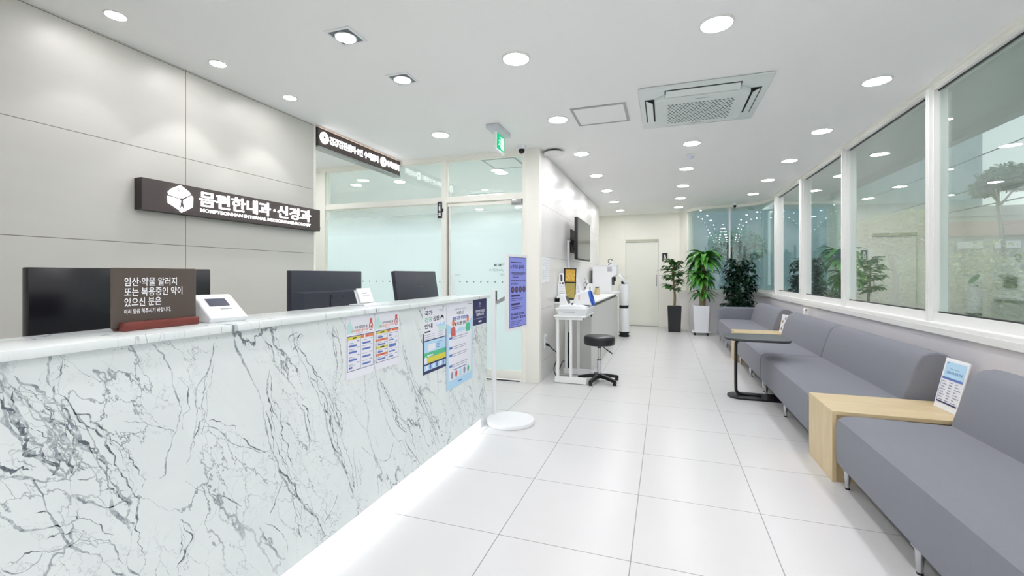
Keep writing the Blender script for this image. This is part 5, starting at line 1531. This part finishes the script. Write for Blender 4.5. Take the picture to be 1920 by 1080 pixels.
# ------------------------------------------------------------------ sofas
def fabric():
    m = mat('grey_fabric', (126, 128, 137), 0.95, noise=0.05, nscale=90, bump=0.25, bscale=900, spec=0.15)
    nt = m.node_tree
    b = nt.nodes['Principled BSDF']
    b.inputs['Sheen Weight'].default_value = 0.12
    return m
M_fab = fabric()
def sofa(label, y0, y1, arm=False):
    t = thing('sofa', label, 'sofa', (1.36, (y0 + y1) / 2, 0), 'grey sofas along the window wall')
    ye = y1 - (0.15 if arm else 0)
    a = MB(); a.prism([(0.945, 0.135), (0.940, 0.17), (0.940, 0.345), (0.950, 0.385), (0.985, 0.405), (1.05, 0.410), (1.50, 0.402), (1.52, 0.34), (1.52, 0.122), (0.96, 0.122)], 'y', y0 + 0.004, ye - 0.004, bev=0.022, seg=4, smooth=True)
    a.build('seat', M_fab, t)
    a = MB(); a.prism([(1.468, 0.385), (1.475, 0.42), (1.520, 0.58), (1.548, 0.655), (1.575, 0.695), (1.610, 0.716), (1.655, 0.722), (1.70, 0.712), (1.738, 0.682), (1.757, 0.635), (1.770, 0.50), (1.775, 0.13), (1.54, 0.13), (1.51, 0.36)], 'y', y0 + 0.004, ye - 0.004, bev=0.014, seg=4, smooth=True)
    a.build('backrest', M_fab, t)
    if arm:
        a = MB(); a.prism([(0.935, 0.125), (0.93, 0.17), (0.93, 0.54), (0.945, 0.59), (0.985, 0.618), (1.05, 0.625), (1.72, 0.625), (1.76, 0.61), (1.772, 0.57), (1.775, 0.125)], 'y', y1 - 0.155, y1, bev=0.035, seg=5, smooth=True)
        a.build('armrest', M_fab, t)
    a = MB(); a.box(0.97, 1.74, y0 + 0.03, y1 - 0.03, 0.108, 0.126); a.build('frame', M_black, t)
    ys = (y0 + 0.055, (y0 + y1) / 2, y1 - 0.055)
    for xx in (0.985, 1.70):
        for yy in ys:
            a = MB(); a.lathe([(0.0105, 0.006), (0.019, 0.112)], (xx, yy, 0), 18); a.box(xx - .022, xx + .022, yy - .022, yy + .022, 0.108, 0.113)
            lg = a.build('leg', M_chrome, t)
            a = MB(); a.lathe([(0.0115, 0.0), (0.0115, 0.008)], (xx, yy, 0), 16); a.build('foot_cap', M_black, lg)
    return t
sofa('grey sofa section nearest the camera, in front of the closest wooden table', 1.44, 3.065)
sofa('grey sofa section behind the nearest wooden table, its dark end face showing', 3.565, 5.185)
sofa('grey sofa section with the black side table in front, before the far wooden table', 5.19, 6.80)
sofa('far grey sofa with an armrest, in front of the dark leafy plant', 7.29, 9.16, True)

def wood():
    m = bpy.data.materials.new('pale_oak')
    m.use_nodes = True
    nt = m.node_tree
    b = nt.nodes['Principled BSDF']
    tc = nt.nodes.new('ShaderNodeTexCoord')
    mp = nt.nodes.new('ShaderNodeMapping'); mp.inputs['Scale'].default_value = (1.4, 9, 1.6)
    nt.links.new(tc.outputs['Object'], mp.inputs[0])
    n = nt.nodes.new('ShaderNodeTexNoise'); n.inputs['Scale'].default_value = 2.2; n.inputs['Detail'].default_value = 6; n.inputs['Distortion'].default_value = 0.5
    nt.links.new(mp.outputs[0], n.inputs['Vector'])
    r = nt.nodes.new('ShaderNodeValToRGB')
    r.color_ramp.elements[0].position = 0.3; r.color_ramp.elements[0].color = lin((204, 182, 140))
    r.color_ramp.elements[1].position = 0.7; r.color_ramp.elements[1].color = lin((216, 197, 158))
    nt.links.new(n.outputs['Fac'], r.inputs[0]); nt.links.new(r.outputs[0], b.inputs['Base Color'])
    b.inputs['Roughness'].default_value = 0.4
    return m
M_wood = wood()
def wood_table(label, y0, y1):
    t = thing('wooden_table', label, 'side table', (1.36, (y0 + y1) / 2, 0), 'wooden tables between the sofas')
    a = MB(); a.box(0.935, 1.80, y0, y1, 0.395, 0.418, bev=0.0015, seg=1); a.build('top', M_wood, t)
    a = MB(); a.box(0.935, 0.958, y0, y1, 0.0, 0.396, bev=0.0015, seg=1); a.build('front_panel', M_wood, t)
    a = MB(); a.box(1.777, 1.80, y0, y1, 0.0, 0.396); a.build('back_panel', M_wood, t)
    a = MB(); a.box(0.956, 1.78, y0 + 0.012, y0 + 0.03, 0.0, 0.396); a.box(0.956, 1.78, y1 - 0.03, y1 - 0.012, 0.0, 0.396); a.build('side_panel', M_wood, t)
wood_table('pale wooden box table between the two nearest grey sofas', 3.09, 3.535)
wood_table('pale wooden box table far along, beside the far sofa with the armrest', 6.83, 7.26)

def display_stand(label, p, u, w, h, lean, style):
    t = thing('table_notice', label, 'notice', (p[0], p[1], p[2]))
    U = Vector(u).normalized()
    nrm = U.cross(Vector((0, 0, 1)))
    V = (Vector((0, 0, 1)) - nrm * lean).normalized()
    a = MB(); F = Face(a, Vector(p) - U * w / 2, U, V)
    F.box(0, w, 0, h, 0, -0.006, 0); a.build('frame', M_plastic, t)
    a = MB(); F = Face(a, Vector(p) - U * w / 2, U, V)
    if style == 0:
        F.rect(.012, w - .012, .03, h - .012, 0, .0008); F.rect(.018, w - .014, h * .63, h - .02, 1, .0014)
        F.text('코로나19 진료 안내', w * .2, w * .85, h * .70, h * .76, 2, .002, 0.02); F.rect(w * .3, w * .7, h * .80, h * .81, 3, .002); F.rect(w * .12, w * .2, h * .9, h * .915, 2, .002)
        F.rect(.016, w - .014, h * .585, h * .63, 2, .002); F.rect(.013, .016, .04, h * .63, 2, .002); F.rect(.013, w - .013, .036, .045, 4, .002)
        for j in range(8):
            vv = h * (.53 - j * .052)
            F.rect(w * .12, w * (.26 + .06 * (j % 2)), vv, vv + .005, 3, .002); F.rect(w * .42, w * .56, vv, vv + .006, 3, .002); F.rect(w * .68, w * (.78 + .08 * (j % 3)), vv, vv + .005, 3, .002)
    else:
        F.rect(.01, w - .01, .02, h - .01, 0, .0008)
        for j in range(4):
            F.disc(w * (.3 + .35 * (j % 2)), h * (.2 + .2 * j), .018, .02, 5, .0014, 12); F.rect(w * .2, w * .8, h * (.12 + .2 * j), h * (.13 + .2 * j), 3, .0014)
    a.build('sheet', [POST[P_white], POST[P_sky], POST[P_blue], POST[P_grey], POST[P_navy], mat('brown_picture', (150, 130, 110), 0.6)], t)
    a = MB(); q = Vector(p) - nrm * 0.008
    a.add([q - U * w * .3, q + U * w * .3, q + U * w * .3 - nrm * 0.085 + Vector((0, 0, 0.002)), q - U * w * .3 - nrm * 0.085 + Vector((0, 0, 0.002)),
           q - U * w * .3 + Vector((0, 0, .004)), q + U * w * .3 + Vector((0, 0, .004)), q + U * w * .3 - nrm * 0.085 + Vector((0, 0, 0.006)), q - U * w * .3 - nrm * 0.085 + Vector((0, 0, 0.006))],
          [(3, 2, 1, 0), (4, 5, 6, 7), (0, 1, 5, 4), (1, 2, 6, 5), (2, 3, 7, 6), (3, 0, 4, 7)])
    a.build('foot', M_plastic, t)
display_stand('white framed blue and white notice leaning on the nearest wooden table', (1.565, 3.315, 0.42), (0.02, -1, 0), 0.215, 0.305, 0.22, 0)
display_stand('narrow white leaflet stand on the far wooden table between two sofa backs', (1.545, 7.06, 0.42), (0.25, -1, 0), 0.16, 0.25, 0.20, 1)
t = thing('handset', 'small white object peeping over the sofa back at the far wooden table', 'object', (1.80, 7.35, 0.418))
a = MB(); a.prism([(1.785, 0.418), (1.835, 0.418), (1.835, 0.70), (1.825, 0.765), (1.80, 0.775), (1.785, 0.74)], 'y', 6.95, 7.02, bev=0.008); a.build('body', M_paper, t)
a = MB(); a.box(1.795, 1.815, 6.945, 6.95, 0.735, 0.755); a.build('mark', mat('brown_picture', (0, 0, 0)), t)

# black C-shaped side table
t = thing('side_table', 'black C-shaped side table with rounded top pulled over the grey sofa seat', 'side table', (0.8, 4.95, 0))
def rounded(x0, x1, y0, y1, rr, n=8):
    pts = []
    for (cx_, cy_, a0, r) in ((x1 - rr[0], y1 - rr[0], 0, rr[0]), (x0 + rr[1], y1 - rr[1], 90, rr[1]), (x0 + rr[2], y0 + rr[2], 180, rr[2]), (x1 - rr[3], y0 + rr[3], 270, rr[3])):
        for k in range(n + 1):
            b = math.radians(a0 + 90 * k / n)
            pts.append((cx_ + r * math.cos(b), cy_ + r * math.sin(b)))
    return pts
M_tabletop = mat('matt_black_top', (62, 66, 70), 0.38)
a = MB(); a.prism(rounded(0.56, 1.13, 4.705, 5.195, (0.10, 0.20, 0.20, 0.10)), 'z', 0.588, 0.606, bev=0.005, seg=3, mi=0); a.build('top', M_tabletop, t)
a = MB(); a.prism(rounded(0.563, 1.127, 4.708, 5.192, (0.10, 0.20, 0.20, 0.10)), 'z', 0.583, 0.592); a.build('edge', M_black, t)
a = MB(); a.tube(spline3([(0.86, 4.95, 0.576), (0.76, 4.95, 0.575), (0.705, 4.95, 0.565), (0.685, 4.95, 0.545), (0.678, 4.95, 0.49), (0.678, 4.95, 0.11), (0.685, 4.95, 0.055), (0.705, 4.95, 0.034), (0.76, 4.95, 0.025), (0.9, 4.95, 0.024)]), 0.0145, 12); a.box(0.70, 1.0, 4.87, 5.03, 0.576, 0.586); a.build('post', M_black, t)
a = MB(); a.prism(rounded(0.60, 1.16, 4.825, 5.075, (0.06, 0.115, 0.115, 0.06)), 'z', 0.0, 0.018, bev=0.004); a.build('base', M_black, t)

# ------------------------------------------------------------------ potted plants
M_leafA = mat('ficus_leaf', (58, 112, 44), 0.35, noise=0.35, nscale=9)
M_leafB = mat('dracaena_leaf', (74, 142, 50), 0.35, noise=0.4, nscale=7)
M_leafC = mat('dark_glossy_leaf', (30, 62, 44), 0.3, noise=0.3, nscale=9)
M_trunk = mat('plant_trunk', (140, 124, 100), 0.9, noise=0.25, nscale=25)
M_soil = mat('soil', (60, 48, 38), 0.95, noise=0.3, nscale=60)
def pot(t, x, y, s0, s1, z0, z1, mt):
    a = MB()
    o = [(x + i * s0, y + j * s0, z0) for i, j in ((-1, -1), (1, -1), (1, 1), (-1, 1))] + [(x + i * s1, y + j * s1, z1) for i, j in ((-1, -1), (1, -1), (1, 1), (-1, 1))]
    q = [(x + i * (s1 - .014), y + j * (s1 - .014), z1) for i, j in ((-1, -1), (1, -1), (1, 1), (-1, 1))] + [(x + i * (s1 - .016), y + j * (s1 - .016), z1 - .05) for i, j in ((-1, -1), (1, -1), (1, 1), (-1, 1))]
    vs = o + q
    fs = [(3, 2, 1, 0), (12, 13, 14, 15)]
    for L in range(3):
        for i in range(4):
            fs.append((L * 4 + i, L * 4 + (i + 1) % 4, L * 4 + 4 + (i + 1) % 4, L * 4 + 4 + i))
    a.add(vs, fs)
    p = a.build('pot', mt, t)
    a = MB(); a.box(x - s1 + .016, x + s1 - .016, y - s1 + .016, y + s1 - .016, z1 - .05, z1 - .03); a.build('soil', M_soil, t)
# A: round-leaved tree in the black pot
ax, ay = 0.20, 10.17
t = thing('potted_plant', 'leafy green plant with a slim trunk in a tall black square pot', 'plant', (ax, ay, 0))
pot(t, ax, ay, 0.122, 0.142, 0.0, 0.55, mat('black_pot', (28, 30, 34), 0.4))
rg = random.Random(21)
b = MB(); b.tube(spline3([(ax, ay, 0.5), (ax + .01, ay, 0.75), (ax - .01, ay, 1.0), (ax - .02, ay, 1.25), (ax, ay, 1.45)]), 0.02, 8, radii=[0.028 - 0.0005 * k for k in range(33)])
c = MB()
for k in range(15):
    z = 0.86 + 0.045 * k
    for s in range(2):
        b0 = rg.uniform(0, 2 * PI)
        L = 0.22 * (1.0 - abs(k - 7) / 14) + rg.uniform(-.04, .05)
        d = Vector((math.cos(b0), math.sin(b0) * 0.9, rg.uniform(0.25, 0.7))).normalized()
        p0 = Vector((ax - .01, ay, z)); p1 = p0 + d * L
        if k > 1:
            b.tube([p0, p0 + d * L * .5, p1], 0.006, 5, radii=[.008, .005, .003])
        for q in range(7):
            pp = p0 + d * L * (0.35 + 0.11 * q)
            b1 = b0 + rg.uniform(-1.5, 1.5)
            leaf(c, pp, (math.cos(b1), math.sin(b1), rg.uniform(-.25, .6)), rg.uniform(.12, .18), rg.uniform(.075, .10), rg.uniform(.5, 1.2), segs=4, shape=0.2)
for q in range(14):
    b1 = q * 2.4
    leaf(c, (ax, ay, 1.42), (math.cos(b1), math.sin(b1), rg.uniform(.4, 1.3)), .15, .07, .7, segs=4, shape=0.2)
b.build('trunk', M_trunk, t); c.build('foliage', M_leafA, t)
# B: dracaena in the white pot on a caster tray
bx, by = 0.70, 10.00 - 0.03
by = 9.80
t = thing('potted_plant', 'tall strap-leaved plant with three leaf tufts in a white square pot', 'plant', (bx, by, 0))
pot(t, bx, by, 0.128, 0.148, 0.075, 0.60, mat('white_pot', (230, 233, 238), 0.35))
a = MB(); a.box(bx - .165, bx + .165, by - .165, by + .165, 0.055, 0.078, bev=0.006); tr = a.build('caster_tray', M_plastic, t)
for i in (-1, 1):
    for j in (-1, 1):
        a = MB(); a.cyl((bx + i * .12 - .014, by + j * .12, .027), (bx + i * .12 + .014, by + j * .12, .027), .027, n=18); a.box(bx + i * .12 - .02, bx + i * .12 + .02, by + j * .12 - .02, by + j * .12 + .02, .045, .056); a.build('caster', M_black, tr)
rg = random.Random(5)
b = MB(); b.tube([(bx + .03, by, .55), (bx + .035, by, .80), (bx + .03, by, 1.10)], .05, 12, radii=[.062, .058, .055]); b.tube([(bx + .055, by + .01, .9), (bx + .06, by, 1.2), (bx + .06, by, 1.48)], .035, 10, radii=[.05, .045, .042]); b.build('trunk', M_trunk, t)
c = MB()
def rosette(px_, py_, pz_, n, L0, L1, w, up0, up1, dr0, dr1):
    for k in range(n):
        b1 = k * 2.399 + rg.uniform(-.3, .3)
        u = up1 + (up0 - up1) * k / n
        leaf(c, (px_, py_, pz_ + .10 * k / n), (math.cos(b1), math.sin(b1), u), rg.uniform(L0, L1), w * rg.uniform(.85, 1.15), rg.uniform(dr0, dr1), segs=8, fold=0.3, shape=0.15)
rosette(bx + .06, by, 1.46, 52, .38, .52, .115, 1.7, .1, 1.7, 2.9)
rosette(bx - .01, by - .02, 1.08, 44, .30, .46, .11, 1.5, .0, 1.5, 2.6)
rosette(bx - .05, by + .02, 1.22, 16, .26, .36, .10, 1.5, .3, 1.2, 2.2)
rosette(bx + .03, by, .78, 18, .24, .34, .095, .8, .1, 1.4, 2.4)
c.build('foliage', M_leafB, t)
# C: dark plant behind the far sofa
cx_, cy_ = 1.36, 9.52
t = thing('potted_plant', 'dark glossy layered plant standing behind the armrest of the far sofa', 'plant', (cx_, cy_, 0))
pot(t, cx_, cy_, 0.12, 0.14, 0.0, 0.42, mat('grey_pot', (150, 150, 148), 0.5))
rg = random.Random(9)
b = MB(); c = MB()
for k in range(60):
    z = 0.56 + 0.88 * (k / 60.0)
    b1 = k * 2.399
    wmax = 0.31 - 0.05 * abs(z - 1.0) / 0.4
    L = wmax * rg.uniform(.75, 1.1)
    d = Vector((math.cos(b1), math.sin(b1) * .8, rg.uniform(-.1, 1.1))).normalized()
    p0 = Vector((cx_ + rg.uniform(-.03, .03), cy_ + rg.uniform(-.03, .03), z - 0.05))
    P = [p0, p0 + d * L * .5 + Vector((0, 0, .01)), p0 + d * L - Vector((0, 0, .03))]
    b.tube(P, .004, 5, radii=[.006, .004, .002])
    for q in range(8):
        u = .3 + .1 * q
        pp = P[0].lerp(P[2], u)
        for s in (-1, 1):
            b2 = b1 + s * rg.uniform(.6, 1.2)
            leaf(c, pp, (math.cos(b2), math.sin(b2), rg.uniform(-.9, .9)), rg.uniform(.10, .15), rg.uniform(.05, .07), rg.uniform(.4, 1.0), segs=3, shape=0.2)
for s in (-1, 1):
    P = spline3([(cx_, cy_, 1.35), (cx_ + .05 * s, cy_, 1.50), (cx_ + .16 * s + .05, cy_, 1.50 - .02 * s), (cx_ + .24 * s + .02, cy_, 1.42)], 4)
    b.tube(P, .004, 5)
    for q, pp in enumerate(P[4:]):
        leaf(c, pp, (.4 * s, .5 * (-1) ** q, -.5), .09, .04, .6, segs=3, shape=0.2)
b.tube([(cx_, cy_, .38), (cx_, cy_, .8), (cx_, cy_, 1.38)], .015, 8, radii=[.025, .018, .008])
b.build('stems', mat('green_stem', (64, 78, 50), 0.7), t); c.build('foliage', M_leafC, t)
